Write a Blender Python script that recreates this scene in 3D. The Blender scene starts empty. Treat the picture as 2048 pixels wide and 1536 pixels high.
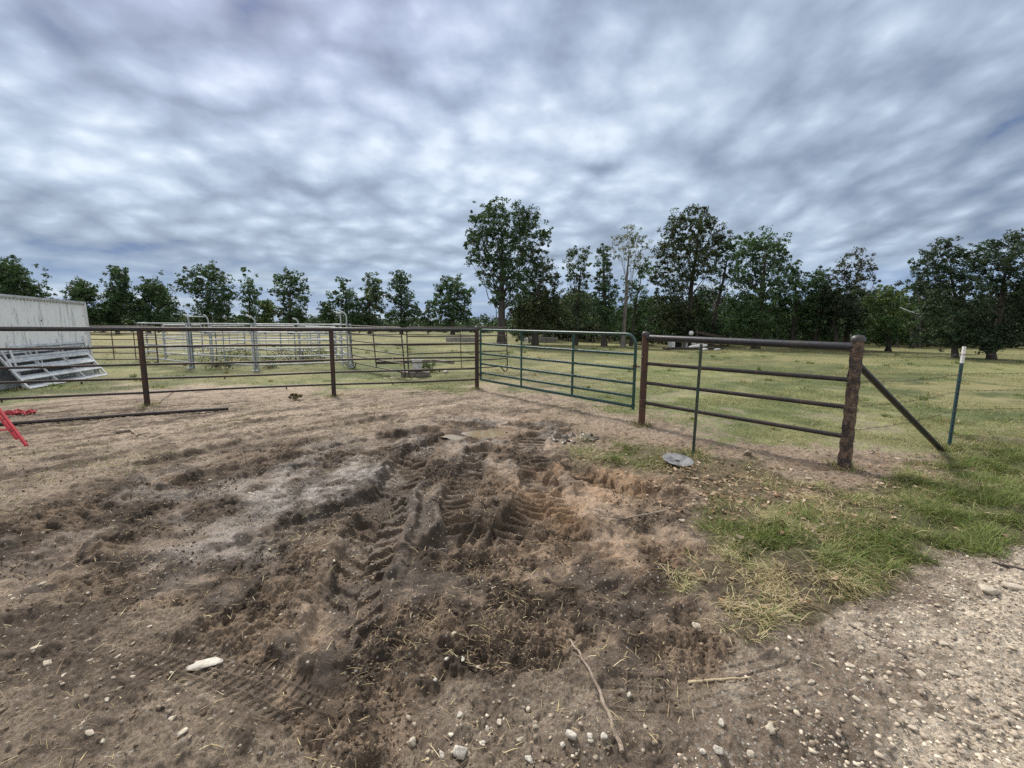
import bpy, math, random
import numpy as np
from mathutils import Vector, Matrix
R = math.radians
scene = bpy.context.scene
COL = scene.collection

# ------------------------------------------------------------------ camera
F, CX, CY, CAMZ = 890.0, 1024.0, 768.0, 1.6        # focal length in photo pixels (2048 wide)
PITCH, ROLL = math.atan(120/890.0), R(0.42)
fw = Vector((0, math.cos(PITCH), -math.sin(PITCH)))
_R = Vector((1, 0, 0)); _U = Vector((0, math.sin(PITCH), math.cos(PITCH)))
rt = _R*math.cos(ROLL) + _U*math.sin(ROLL)
up = _U*math.cos(ROLL) - _R*math.sin(ROLL)
cam_d = bpy.data.cameras.new('camera'); cam = bpy.data.objects.new('camera', cam_d); COL.objects.link(cam)
m = Matrix.Identity(4)
for i, v in enumerate((rt, up, -fw)):
    for j in range(3): m[j][i] = v[j]
m[2][3] = CAMZ
cam.matrix_world = m
cam_d.sensor_fit = 'HORIZONTAL'; cam_d.sensor_width = 36; cam_d.lens = 36*F/2048
cam_d.clip_start = 0.05; cam_d.clip_end = 6000
scene.camera = cam

# ------------------------------------------------------------------ light
scene.render.engine = 'CYCLES'; scene.cycles.use_denoising = False; scene.cycles.pixel_filter_width = 1.15
SUN_EL, SUN_AZ = R(47), R(-32)      # azimuth from +Y towards +X : ahead, slightly left, behind the cloud
scene.view_settings.view_transform = 'Standard'; scene.view_settings.look = 'None'
scene.view_settings.exposure = 0.95; scene.view_settings.gamma = 1
sd = bpy.data.lights.new('sun', 'SUN'); sd.energy = 2.5; sd.angle = R(10); sd.color = (1, .93, .82)
sun = bpy.data.objects.new('sun', sd); COL.objects.link(sun)
sdir = Vector((math.sin(SUN_AZ)*math.cos(SUN_EL), math.cos(SUN_AZ)*math.cos(SUN_EL), math.sin(SUN_EL)))
sun.rotation_euler = sdir.to_track_quat('Z', 'Y').to_euler()
sun.location = sdir*60

world = bpy.data.worlds.new("World"); scene.world = world; world.use_nodes = True
nt = world.node_tree; nt.nodes.clear()
class NB:
    """tiny node builder"""
    def __init__(s, nt): s.nt = nt
    def n(s, t, **kw):
        nd = s.nt.nodes.new(t)
        for k, v in kw.items():
            if k.startswith('_'): setattr(nd, k[1:], v)
        return nd
    def put(s, sock, v):
        if hasattr(v, 'node'): s.nt.links.new(v, sock)
        elif v is not None:
            if isinstance(v, (tuple, list)) and len(v) == 3 and sock.type == 'RGBA': v = (*v, 1)
            sock.default_value = v
    def math(s, op, a, b=None, c=None, clamp=False):
        nd = s.nt.nodes.new('ShaderNodeMath'); nd.operation = op; nd.use_clamp = clamp
        for i, v in enumerate((a, b, c)):
            if v is not None: s.put(nd.inputs[i], v)
        return nd.outputs[0]
    def vmath(s, op, a, b=None):
        nd = s.nt.nodes.new('ShaderNodeVectorMath'); nd.operation = op
        s.put(nd.inputs[0], a)
        if b is not None: s.put(nd.inputs[1], b)
        return nd.outputs['Value'] if op in ('DOT_PRODUCT', 'LENGTH', 'DISTANCE') else nd.outputs[0]
    def mix(s, f, a, b, blend='MIX'):
        nd = s.nt.nodes.new('ShaderNodeMix'); nd.data_type = 'RGBA'; nd.blend_type = blend
        s.put(nd.inputs[0], f); s.put(nd.inputs[6], a); s.put(nd.inputs[7], b)
        return nd.outputs[2]
    def noise(s, vec, scale, detail=4, rough=.55, dist=0.0):
        nd = s.nt.nodes.new('ShaderNodeTexNoise')
        if vec is not None: s.put(nd.inputs['Vector'], vec)
        nd.inputs['Scale'].default_value = scale; nd.inputs['Detail'].default_value = detail
        nd.inputs['Roughness'].default_value = rough; nd.inputs['Distortion'].default_value = dist
        return nd.outputs['Fac']
    def ramp(s, f, stops, interp='LINEAR'):
        nd = s.nt.nodes.new('ShaderNodeValToRGB'); nd.color_ramp.interpolation = interp
        e = nd.color_ramp.elements
        while len(e) < len(stops): e.new(.5)
        for k, (p, c) in zip(e, stops):
            k.position = p; k.color = (*c, 1) if isinstance(c, tuple) else (c, c, c, 1)
        s.put(nd.inputs[0], f)
        return nd.outputs[0]
    def smooth(s, v, a, b):
        nd = s.nt.nodes.new('ShaderNodeMapRange'); nd.interpolation_type = 'SMOOTHSTEP'
        s.put(nd.inputs[0], v); nd.inputs[1].default_value = a; nd.inputs[2].default_value = b
        return nd.outputs[0]
    def xyz(s, v):
        nd = s.nt.nodes.new('ShaderNodeSeparateXYZ'); s.put(nd.inputs[0], v); return nd.outputs
    def comb(s, x, y, z=0.0):
        nd = s.nt.nodes.new('ShaderNodeCombineXYZ')
        for i, v in enumerate((x, y, z)): s.put(nd.inputs[i], v)
        return nd.outputs[0]
    def mapping(s, v, rot=(0, 0, 0), scale=(1, 1, 1), loc=(0, 0, 0)):
        nd = s.nt.nodes.new('ShaderNodeMapping'); s.put(nd.inputs[0], v)
        nd.inputs[1].default_value = loc; nd.inputs[2].default_value = rot; nd.inputs[3].default_value = scale
        return nd.outputs[0]
B = NB(nt)
tc = B.n('ShaderNodeTexCoord').outputs['Generated']
d = B.vmath('NORMALIZE', tc); dx, dy, dz = B.xyz(d)
sky = B.n('ShaderNodeTexSky'); sky.sky_type = 'NISHITA'; sky.sun_disc = False
sky.sun_elevation = SUN_EL; sky.sun_rotation = SUN_AZ
zz = B.math('ADD', B.math('MAXIMUM', dz, 0.0), .30)
pp = B.comb(B.math('DIVIDE', dx, zz), B.math('DIVIDE', dy, zz))
# cloud deck as seen from below, projected on a level sheet
big = B.noise(B.mapping(pp, rot=(0, 0, R(20)), scale=(.9, 1.2, 1), loc=(3.1, 1.7, 0)), 1.7, 3, .5, .2)
puff = B.noise(B.mapping(pp, rot=(0, 0, R(-12)), scale=(1.0, 1.15, 1), loc=(.6, 5.3, 0)), 9.0, 7, .54, .1)
comb_ = B.noise(B.mapping(pp, rot=(0, 0, R(-24)), scale=(1.5, .85, 1), loc=(2.6, 1.3, 0)), 8.0, 7, .54, .15)
wv = B.n('ShaderNodeTexNoise'); B.put(wv.inputs['Vector'], pp); wv.inputs['Scale'].default_value = 3.2; wv.inputs['Detail'].default_value = 4; wv.noise_dimensions = '2D'
warp = B.vmath('ADD', pp, B.mix(1.0, wv.outputs['Color'], (.22, .22, .22), 'MULTIPLY'))
def heap(scale, rot, sc, loc):
    v = B.n('ShaderNodeTexVoronoi'); v.voronoi_dimensions = '2D'; v.feature = 'SMOOTH_F1'; v.inputs['Scale'].default_value = scale; v.inputs['Smoothness'].default_value = .45
    B.put(v.inputs['Vector'], B.mapping(warp, rot=(0, 0, R(rot)), scale=sc, loc=loc))
    return B.math('SUBTRACT', .98, v.outputs['Distance'])
heaps = B.mix(B.smooth(dx, .12, .62), heap(6.4, -10, (1.0, 1.15, 1), (1.3, .4, 0)), heap(6.0, -30, (1.45, .85, 1), (4.1, 2.2, 0)))
cell = B.mix(B.smooth(dx, .12, .62), puff, comb_)
fine = B.noise(B.mapping(pp, rot=(0, 0, R(-30)), scale=(1.3, 1.2, 1), loc=(8, 2, 0)), 14., 7, .56, .2)
c = B.math('ADD', B.math('ADD', B.math('MULTIPLY', big, .30), B.math('MULTIPLY', cell, .26)), B.math('ADD', B.math('MULTIPLY', heaps, .34), B.math('MULTIPLY', fine, .13)))
c = B.math('MULTIPLY_ADD', B.math('SUBTRACT', c, .5), .60, .489)
def spot(px, py, sx, sy, amt, ang=0):
    """soft lighter or darker stretch of cloud at a heading in the sky"""
    global c
    v = (fw + rt*((px-CX)/F) + up*((CY-py)/F)).normalized()
    az, el = math.atan2(v.x, v.y), math.asin(v.z)
    a = B.math('SUBTRACT', B.math('ARCTAN2', dx, dy), az); e = B.math('SUBTRACT', B.math('ARCSINE', dz), el)
    ca, sa = math.cos(ang), math.sin(ang)
    u = B.math('DIVIDE', B.math('ADD', B.math('MULTIPLY', a, ca), B.math('MULTIPLY', e, sa)), sx)
    w = B.math('DIVIDE', B.math('SUBTRACT', B.math('MULTIPLY', e, ca), B.math('MULTIPLY', a, sa)), sy)
    r2 = B.math('ADD', B.math('MULTIPLY', u, u), B.math('MULTIPLY', w, w))
    c = B.math('ADD', c, B.math('MULTIPLY', B.math('EXPONENT', B.math('MULTIPLY', r2, -1.0)), amt))
for s_ in [(820, 330, .55, .10, .075), (1300, 300, .40, .12, .04), (150, 330, .22, .05, .05), (640, 385, .22, .024, -.095),
           (1540, 205, .10, .035, -.11, R(35)), (170, 50, .10, .05, -.13), (380, 245, .10, .03, -.085),
           (1190, 340, .08, .015, -.09), (540, 20, .10, .03, -.09), (960, 285, .05, .02, -.05),
           (230, 470, .45, .06, -.055), (80, 540, .35, .05, -.06), (1700, 250, .35, .12, -.025), (420, 520, .3, .02, -.03), (90, 80, .05, .02, -.06), (480, 10, .04, .02, -.06), (250, 180, .06, .02, -.05), (690, 260, .03, .015, -.05), (1850, 350, .25, .10, -.05), (1900, 60, .18, .08, -.03), (1000, 120, .2, .08, .03)]:
    spot(*s_)
cl = B.ramp(c, [(.325, (.06, .095, .20)), (.375, (.13, .162, .235)), (.44, (.192, .224, .29)), (.515, (.272, .318, .40)), (.59, (.385, .43, .51)), (.66, (.51, .55, .61))])
# unseen sky overhead and behind the view, brightened and warmed as added fill light
thin = B.math('MAXIMUM', B.smooth(dz, .62, .85), B.smooth(dy, .05, -.45))
cl = B.mix(thin, cl, B.mix(1.0, cl, (2.45, 2.05, 1.55), 'MULTIPLY'))
# violet cast of the thicker deck overhead, to the left
lav = B.math('MULTIPLY', B.smooth(dz, .25, .6), B.smooth(dx, .35, -.5))
cl = B.mix(B.math('MULTIPLY', lav, .6), cl, B.mix(1.0, cl, (.95, .86, 1.08), 'MULTIPLY'))
# towards the horizon the deck evens out and open blue shows under it
low = B.smooth(dz, .16, .03)
hz = B.ramp(B.noise(B.comb(B.math('MULTIPLY', dx, 2.2), B.math('MULTIPLY', dz, 26), 0.0), 1.6, 4, .5, .2),
            [(.36, (.12, .20, .37)), (.52, (.175, .25, .385)), (.68, (.36, .42, .50))])
cl = B.mix(B.math('MULTIPLY', low, .78), cl, hz)
clx = B.mix(1.0, cl, (8.1, 8.45, 8.5), 'MULTIPLY')
fin = B.mix(.93, sky.outputs[0], clx)
bg = B.n('ShaderNodeBackground'); bg.inputs['Strength'].default_value = .10
nt.links.new(fin, bg.inputs['Color'])
wo = B.n('ShaderNodeOutputWorld'); nt.links.new(bg.outputs[0], wo.inputs['Surface'])

# ------------------------------------------------------------------ geometry from the measured view
def ray(px, py): return fw + rt*((px-CX)/F) + up*((CY-py)/F)
def at(px, py, z=0.0):
    """ground point seen at a pixel"""
    v = ray(px, py); t = (z-CAMZ)/v.z
    return Vector((v.x*t, v.y*t, z))
def deep(px, py, Y):
    v = ray(px, py); t = Y/v.y
    return Vector((v.x*t, Y, CAMZ+v.z*t))
def uv(x, y):
    """photo pixel of a point of level ground (arrays)"""
    zc = x*fw.x + y*fw.y - CAMZ*fw.z
    xc = x*rt.x + y*rt.y - CAMZ*rt.z
    yc = x*up.x + y*up.y - CAMZ*up.z
    ok = zc > .35
    zc = np.where(ok, zc, 1.0)
    return np.where(ok, CX+F*xc/zc, 600.0), np.where(ok, CY-F*yc/zc, 3000.0)

# ------------------------------------------------------------------ numpy noise
_rs = np.random.RandomState(7)
_perm = _rs.permutation(4096).astype(np.int64)
_ga = _rs.rand(4096)*2*np.pi; _gc, _gs = np.cos(_ga), np.sin(_ga)
def pn(x, y, seed=0):
    x = np.asarray(x, float)+seed*17.31; y = np.asarray(y, float)+seed*9.73
    xi = np.floor(x).astype(np.int64); yi = np.floor(y).astype(np.int64); xf, yf = x-xi, y-yi
    u = xf*xf*xf*(xf*(xf*6-15)+10); v = yf*yf*yf*(yf*(yf*6-15)+10)
    def g(ix, iy):
        h = _perm[(_perm[ix & 4095]+iy) & 4095]; return h
    def dot(ox, oy):
        h = g(xi+ox, yi+oy); return _gc[h]*(xf-ox)+_gs[h]*(yf-oy)
    a = dot(0, 0); b = dot(1, 0); c_ = dot(0, 1); d_ = dot(1, 1)
    return ((a+(b-a)*u)*(1-v)+(c_+(d_-c_)*u)*v)*1.5
def fbm(x, y, freq, oct=4, seed=0, gain=.5):
    s, a = 0, 1.0
    for k in range(oct):
        s = s+a*pn(x*freq, y*freq, seed+k); freq *= 2.03; a *= gain
    return s
def sst(a, b, x):
    t = np.clip((x-a)/(b-a), 0, 1); return t*t*(3-2*t)
def poly_mask(U, V, pts, soft):
    """1 inside, soft edge (px)"""
    inside = np.zeros(U.shape, bool); dist = np.full(U.shape, 1e9)
    n = len(pts)
    for i in range(n):
        (x1, y1), (x2, y2) = pts[i], pts[(i+1) % n]
        cond = ((y1 > V) != (y2 > V))
        with np.errstate(divide='ignore', invalid='ignore'):
            xin = (x2-x1)*(V-y1)/((y2-y1) if y2 != y1 else 1e-9)+x1
        inside ^= cond & (U < xin)
        ex, ey = x2-x1, y2-y1; L = ex*ex+ey*ey+1e-9
        t = np.clip(((U-x1)*ex+(V-y1)*ey)/L, 0, 1)
        dist = np.minimum(dist, np.hypot(U-x1-t*ex, V-y1-t*ey))
    sdv = np.where(inside, dist, -dist)
    return sst(-soft, soft, sdv)
def blob(U, V, cx, cy, rx, ry, ang=0):
    a = R(ang); u = (U-cx)*math.cos(a)+(V-cy)*math.sin(a); v = -(U-cx)*math.sin(a)+(V-cy)*math.cos(a)
    return np.exp(-((u/rx)**2+(v/ry)**2))

# ------------------------------------------------------------------ ground: surface kinds and relief
MUD = [(-500, 1075), (0, 1020), (230, 955), (480, 905), (700, 872), (880, 845), (1000, 822), (1110, 832), (1150, 872), (1120, 905),
       (1230, 940), (1345, 985), (1400, 1060), (1370, 1120), (1300, 1150), (1400, 1235), (1480, 1300), (1330, 1370), (1120, 1330),
       (880, 1390), (760, 1500), (700, 1560), (560, 1400), (360, 1240), (150, 1190), (-500, 1260)]
GRAVEL = [(1240, 1700), (1380, 1450), (1470, 1300), (1620, 1225), (1740, 1165), (1900, 1125), (2060, 1098), (3000, 1010), (5000, 1700), (5000, 9000), (900, 9000)]
VERGE = [(1130, 890), (1250, 880), (1390, 915), (1560, 945), (1750, 960), (1830, 930), (1940, 885), (2100, 860), (3600, 860), (3200, 1000), (2060, 1095),
         (1900, 1122), (1740, 1160), (1640, 1215), (1480, 1275), (1420, 1235), (1310, 1150), (1400, 1090), (1400, 1020), (1330, 960), (1190, 925)]
FIELD = [(-6000, 815), (-300, 815), (0, 806), (120, 792), (260, 775), (420, 768), (600, 772), (700, 776), (860, 784), (960, 772), (1060, 775), (1180, 800), (1300, 838),
         (1420, 872), (1560, 888), (1720, 905), (1850, 905), (1960, 880), (2100, 860), (6000, 860), (6000, 645), (-6000, 636)]
def masks(x, y):
    U, V = uv(x, y)
    w = np.clip((V-640)/400.0, .05, 1.4)
    Uw = U+w*(70*fbm(x, y, .9, 3, 3)+26*fbm(x, y, 4.5, 3, 5)); Vw = V+w*(34*fbm(x, y, .9, 3, 11)+16*fbm(x, y, 4.5, 3, 13))
    mk = {}
    mk['U'], mk['V'] = U, V
    mk['mud'] = poly_mask(Uw, Vw, MUD, 26)
    mk['gravel'] = poly_mask(Uw, Vw, GRAVEL, 34)
    mk['verge'] = poly_mask(Uw, Vw, VERGE, 12)
    mk['field'] = poly_mask(Uw, Vw, FIELD, 9)
    mk['wet'] = np.clip(1.0*blob(Uw, Vw, 620, 990, 110, 34, -8)+.6*blob(Uw, Vw, 450, 1095, 115, 30, -10)+.3*blob(Uw, Vw, 330, 1140, 90, 22, -12)
                        + .5*blob(Uw, Vw, 700, 930, 70, 16), 0, 1)
    mk['clay'] = np.clip(blob(Uw, Vw, 1130, 1030, 60, 70, 15)+.9*blob(Uw, Vw, 1240, 965, 90, 26, 12)+.7*blob(Uw, Vw, 1060, 985, 60, 22)+.5*blob(Uw, Vw, 1180, 1110, 90, 40)
                         + .6*blob(Uw, Vw, 1340, 1125, 60, 30)+.5*blob(Uw, Vw, 930, 1010, 40, 20), 0, 1)
    mk['pale'] = np.clip(blob(Uw, Vw, 620, 815, 330, 22, -2)+.8*blob(Uw, Vw, 150, 890, 180, 30, -8)+.8*blob(Uw, Vw, 420, 850, 200, 22, -5)+.7*blob(Uw, Vw, 500, 780, 220, 12)
                         + .75*blob(Uw, Vw, 950, 815, 120, 12)+.6*blob(Uw, Vw, 130, 800, 120, 8), 0, 1)
    mk['trail'] = np.clip(blob(Uw, Vw, 1210, 872, 90, 20, 8)+blob(Uw, Vw, 1390, 888, 110, 17, 8)+blob(Uw, Vw, 1570, 913, 130, 17, 8)+blob(Uw, Vw, 1760, 940, 110, 20, 4)
                          + .8*blob(Uw, Vw, 1330, 830, 80, 16, 6)+.6*blob(Uw, Vw, 1090, 760, 140, 16, 6)+.5*blob(Uw, Vw, 1130, 725, 120, 10, 4), 0, 1)
    mk['green'] = np.clip(1.15*blob(Uw, Vw, 1250, 908, 75, 18, 6)+blob(Uw, Vw, 1570, 1090, 150, 42, 12)+1.2*blob(Uw, Vw, 1880, 1030, 210, 90)+1.2*blob(Uw, Vw, 2080, 960, 220, 95)+.6*blob(Uw, Vw, 1740, 1060, 150, 60)
                          + .5*blob(Uw, Vw, 1440, 925, 90, 16, 8)+.6*blob(Uw, Vw, 1690, 1140, 140, 40, -8), 0, 1)
    mk['straw'] = np.clip(blob(Uw, Vw, 1440, 1180, 130, 50, 14)+.7*blob(Uw, Vw, 1560, 1215, 120, 34, -10)+.8*blob(Uw, Vw, 1640, 1000, 150, 40, 8)+.6*blob(Uw, Vw, 1800, 985, 90, 26), 0, 1)
    return mk
def line(*p): return [tuple(at(*q)[:2]) for q in p]
# wheel tracks: (centre line, half width, depth, lug length, lug height, chevron)
TRACKS = [
    (line((900, 872), (835, 905), (785, 985), (750, 1065), (722, 1150), (700, 1260)), .20, .075, .17, .050, 1),
    (line((1068, 872), (1062, 905), (1085, 965), (1110, 1030), (1165, 1100), (1290, 1180)), .20, .065, .15, .046, 0),
    (line((960, 900), (940, 950), (905, 1010), (920, 1060), (1010, 1075), (1060, 1020), (1065, 960)), .16, .07, .11, .036, 0),
    (line((1150, 940), (1230, 975), (1340, 1005)), .17, .05, .15, .045, 1),
    (line((-200, 1180), (60, 1110), (250, 1010), (430, 950), (640, 905), (860, 862)), .20, .055, .16, .022, 1),
    (line((-200, 1075), (100, 1010), (300, 930), (560, 870), (800, 835)), .18, .035, .16, .016, 1),
    (line((-200, 985), (200, 905), (520, 845), (900, 805)), .18, .022, .16, .010, 1),
    (line((-200, 1330), (120, 1235), (380, 1130), (560, 1070), (740, 1010)), .20, .035, .16, .018, 1),
    (line((230, 1290), (380, 1318), (520, 1360), (640, 1420)), .13, .018, .05, .008, 2),
    (line((800, 1560), (820, 1380), (830, 1250), (850, 1130), (880, 1080)), .15, .02, .06, .006, 2),
    (line((1330, 1175), (1240, 1130), (1180, 1100)), .16, .02, .06, .008, 2),
    (line((1560, 1350), (1380, 1400), (1250, 1390)), .14, .012, .055, .007, 2),
]
# (px, py, radius m, height m)
LUMPS = [(880, 1082, .16, -.13), (862, 1110, .13, .07), (960, 925, .30, .11), (1010, 945, .2, .07), (900, 900, .22, .08), (640, 1095, .20, .07), (700, 1090, .16, .05),
         (925, 1040, .20, .06), (990, 1010, .25, .04), (1190, 1050, .14, .07), (1110, 1085, .13, .05), (110, 1115, .20, -.12), (60, 1085, .25, .06), (190, 1085, .18, .05),
         (735, 1530, .07, -.07), (760, 1250, .12, .03), (610, 1150, .18, .05), (560, 1180, .14, .03), (860, 1290, .12, .04), (1180, 1235, .11, .05), (1080, 1180, .12, .035),
         (820, 1350, .10, .04), (700, 1400, .09, .03), (980, 1240, .10, .03), (1420, 1180, .22, .05), (1560, 1110, .30, .05), (1380, 1060, .18, .05), (1220, 925, .16, .05),
         (270, 960, .14, .05), (180, 970, .13, .04), (560, 935, .2, .04), (1000, 845, .2, .02), (1560, 1060, .15, .06)]
_L = [(at(a, b)[0], at(a, b)[1], r, h) for a, b, r, h in LUMPS]
_pud = at(966, 864)
def near_relief(x, y, mk):
    mud = np.clip(mk['mud'], 0, 1); sm = mud*(1-.6*mk['wet'])
    dirt = np.clip(1-mk['field']*.8, 0, 1)
    z = (.018*fbm(x, y, .7, 3, 21)+.012*fbm(x, y, 2.3, 3, 31))*(.35+.65*dirt)
    bil = np.abs(fbm(x, y, 3.6, 3, 41)); bil2 = np.abs(fbm(x, y, 9.0, 3, 47))
    rdg = 1-np.abs(fbm(x+.05*fbm(x, y, 6, 2, 44), y, 6.5, 4, 43)); rough = .12+1.1*sst(-.22, .38, fbm(x, y, 1.3, 3, 63)); z = z+sm*(.055*(bil-.3)+rough*.036*(rdg-.7)+rough*.022*fbm(x, y, 13, 4, 49)-.025*np.clip(bil2-.35, 0, 1)+rough*.013*fbm(x, y, 34, 3, 55)) + (1-sm)*dirt*(1-.6*mk['wet'])*(.016*fbm(x, y, 8, 4, 57)+.010*fbm(x, y, 28, 3, 59)+.016*(1-np.abs(fbm(x, y, 5, 3, 58))-.6))
    z = z+mk['verge']*.03*fbm(x, y, 2.5, 3, 61)
    for pts, hw, dep, lug, lh, kind in TRACKS:
        best = np.full(x.shape, 9.0); S = np.zeros(x.shape); D = np.zeros(x.shape); s0 = 0.0
        for (x1, y1), (x2, y2) in zip(pts, pts[1:]):
            ex, ey = x2-x1, y2-y1; L = math.hypot(ex, ey); ex /= L; ey /= L
            t = np.clip((x-x1)*ex+(y-y1)*ey, 0, L); dd = np.hypot(x-x1-t*ex, y-y1-t*ey)
            sd_ = (x-x1)*(-ey)+(y-y1)*ex
            b = dd < best; best = np.where(b, dd, best); S = np.where(b, s0+t, S); D = np.where(b, sd_, D); s0 += L
        wob = best*(1+.35*fbm(x, y, 2.2, 2, 71))
        q = wob/hw
        inn = sst(1.05, .75, q); berm = np.exp(-((q-1.35)/.30)**2)
        live = .40+.75*sst(-.35, .25, fbm(x, y, .9, 2, 77))
        if dep > .07: live = np.maximum(live, .85)
        z = z*(1-.80*inn*live)-dep*inn*live+.75*dep*berm*live*(1+1.1*fbm(x, y, 7, 2, 79))
        if kind == 1:
            ph = (S+.8*np.abs(D)*np.where(D > 0, 1, -1)*np.sign(D))/lug + np.where(D > 0, .5, 0) + .20*fbm(x, y, 4, 3, 83)
            tri = np.abs((ph % 1.0)-.5)*2
            lg = np.clip(.72+.9*fbm(x, y, 3.1, 2, 87), .12, 1.25); z = z+inn*live*lg*lh*1.1*(sst(.42, .74, tri+.07*fbm(x, y, 16, 3, 89))-.3)+inn*.010*fbm(x, y, 22, 3, 88)
        elif kind == 0:
            ph = S/lug+.25*fbm(x, y, 4, 2, 85); z = z+inn*live*lh*np.sin(ph*2*np.pi)
        else:
            tri = np.abs(((S+.25*np.abs(D))/lug % 1.0)-.5)*2; tr2 = np.abs((D/.06 % 1.0)-.5)*2
            z = z+inn*live*lh*np.maximum(sst(.70, .88, tri), sst(.74, .9, tr2))*1.3
    for cx, cy, r, h in _L:
        dd = np.hypot(x-cx, y-cy)/r
        mdl = 1+.9*fbm(x, y, 4.5, 3, 91)
        z = z+h*np.exp(-dd*dd)*np.clip(mdl, .2, 2)
    z = np.where(z > 0, .085*np.tanh(z/.085), .15*np.tanh(z/.15))
    pd = np.exp(-(((x-_pud[0])/.58)**2+((y-_pud[1])/.36)**2)*1.0)
    z = z*(1-np.clip(pd*1.3, 0, .95))-.035*pd
    return z
def relief(x, y, mk=None):
    x = np.asarray(x, float); y = np.asarray(y, float)
    if mk is None: mk = masks(x, y)
    r = np.hypot(x, y)
    z = np.zeros(x.shape); k = r < 16
    sub = {a: b[k] for a, b in mk.items()}
    z[k] = near_relief(x[k], y[k], sub)*sst(16, 9, r[k])
    z = z+.03*fbm(x, y, .25, 2, 99)*sst(5, 14, r)*sst(300, 100, r)
    return z
def gz(x, y): return float(relief(np.array([x]), np.array([y]))[0])
def gnd(px, py):
    p = at(px, py); p.z = gz(p.x, p.y); return p

# ------------------------------------------------------------------ mesh helpers
def np_mesh(name, verts, quads=None, tris=None, cols=None, smooth=False, ncol='Col'):
    me = bpy.data.meshes.new(name)
    quads = np.zeros((0, 4), np.int32) if quads is None else np.asarray(quads, np.int32)
    tris = np.zeros((0, 3), np.int32) if tris is None else np.asarray(tris, np.int32)
    me.vertices.add(len(verts)); me.vertices.foreach_set('co', np.asarray(verts, np.float32).ravel())
    lv = np.concatenate([quads.ravel(), tris.ravel()]).astype(np.int32)
    me.loops.add(len(lv)); me.loops.foreach_set('vertex_index', lv)
    n = len(quads)+len(tris); me.polygons.add(n)
    st = np.concatenate([np.arange(len(quads))*4, len(quads)*4+np.arange(len(tris))*3]).astype(np.int32)
    me.polygons.foreach_set('loop_start', st)
    if smooth: me.polygons.foreach_set('use_smooth', np.ones(n, bool))
    me.update(calc_edges=True)
    if cols is not None:
        ca = me.color_attributes.new(ncol, 'FLOAT_COLOR', 'POINT')
        cc = np.ones((len(verts), 4), np.float32); cc[:, :cols.shape[1]] = cols
        ca.data.foreach_set('color', cc.ravel())
    return me
def link(name, me, mat=None, parent=None):
    o = bpy.data.objects.new(name, me); COL.objects.link(o)
    if mat is not None and me is not None: me.materials.append(mat)
    if parent is not None: o.parent = parent
    return o
def tag(o, label=None, cat=None, group=None, kind=None):
    if label: o['label'] = label
    if cat: o['category'] = cat
    if group: o['group'] = group
    if kind: o['kind'] = kind
    return o
def thing(name, label, cat, loc, group=None):
    o = bpy.data.objects.new(name, None); COL.objects.link(o); o.location = loc; o.empty_display_size = .1
    return tag(o, label, cat, group)
class MB:
    def __init__(s): s.v = []; s.f = []
    def add(s, vs, fs):
        b = len(s.v); s.v += [tuple(v) for v in vs]; s.f += [tuple(i+b for i in f) for f in fs]
    def tube(s, path, rad, n=10, cap=True):
        path = [Vector(p) for p in path]; k = len(path)
        rad = [rad]*k if not hasattr(rad, '__len__') else rad
        vs, fs = [], []; prev = None
        for i, p in enumerate(path):
            t = (path[min(i+1, k-1)]-path[max(i-1, 0)]).normalized()
            if prev is None:
                a = Vector((0, 0, 1)) if abs(t.z) < .9 else Vector((1, 0, 0)); u = t.cross(a).normalized()
            else: u = (prev-t*prev.dot(t)).normalized()
            prev = u; w = t.cross(u)
            for j in range(n):
                an = 2*math.pi*j/n; vs.append(p+(u*math.cos(an)+w*math.sin(an))*rad[i])
        for i in range(k-1):
            for j in range(n):
                a, b = i*n+j, i*n+(j+1) % n; fs.append((a, b, b+n, a+n))
        if cap: fs += [tuple(range(n))[::-1], tuple(range((k-1)*n, k*n))]
        s.add(vs, fs)
    def box(s, c, ax, ay, az):
        """centre and three half-axis vectors"""
        c, ax, ay, az = map(Vector, (c, ax, ay, az))
        vs = [c+ax*i+ay*j+az*k for i in (-1, 1) for j in (-1, 1) for k in (-1, 1)]
        s.add(vs, [(0, 1, 3, 2), (4, 6, 7, 5), (0, 4, 5, 1), (2, 3, 7, 6), (0, 2, 6, 4), (1, 5, 7, 3)])
    def bar(s, a, b, w, h, upv=(0, 0, 1)):
        a, b = Vector(a), Vector(b); t = (b-a); u = t.cross(Vector(upv)).normalized(); v = u.cross(t).normalized()
        s.box((a+b)/2, t/2, u*w/2, v*h/2)
    def lathe(s, prof, c, n=16, axis=None):
        c = Vector(c); q = axis.to_track_quat('Z', 'Y') if axis is not None else None
        vs, fs = [], []
        for r, z in prof:
            for j in range(n):
                an = 2*math.pi*j/n; p = Vector((r*math.cos(an), r*math.sin(an), z)); vs.append(c+(q @ p if q else p))
        for i in range(len(prof)-1):
            for j in range(n):
                a, b = i*n+j, i*n+(j+1) % n; fs.append((a, b, b+n, a+n))
        s.add(vs, fs)
    def build(s, name, mat, parent=None, smooth=True, bevel=0, origin=None):
        me = bpy.data.meshes.new(name)
        top = parent
        while top is not None and top.parent is not None: top = top.parent
        o0 = Vector(top.location) if top is not None else (Vector(origin) if origin is not None else Vector())
        me.from_pydata([Vector(v)-o0 for v in s.v], [], s.f); me.update()
        if smooth:
            me.polygons.foreach_set('use_smooth', [True]*len(me.polygons))
            me.set_sharp_from_angle(angle=R(40))
        o = link(name, me, mat, parent)
        if parent is None and origin is not None: o.location = o0
        if bevel:
            bv = o.modifiers.new('bevel', 'BEVEL'); bv.width = bevel; bv.segments = 2; bv.limit_method = 'ANGLE'
        return o
rnd = random.Random(11)
nr = np.random.RandomState(23)

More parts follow.
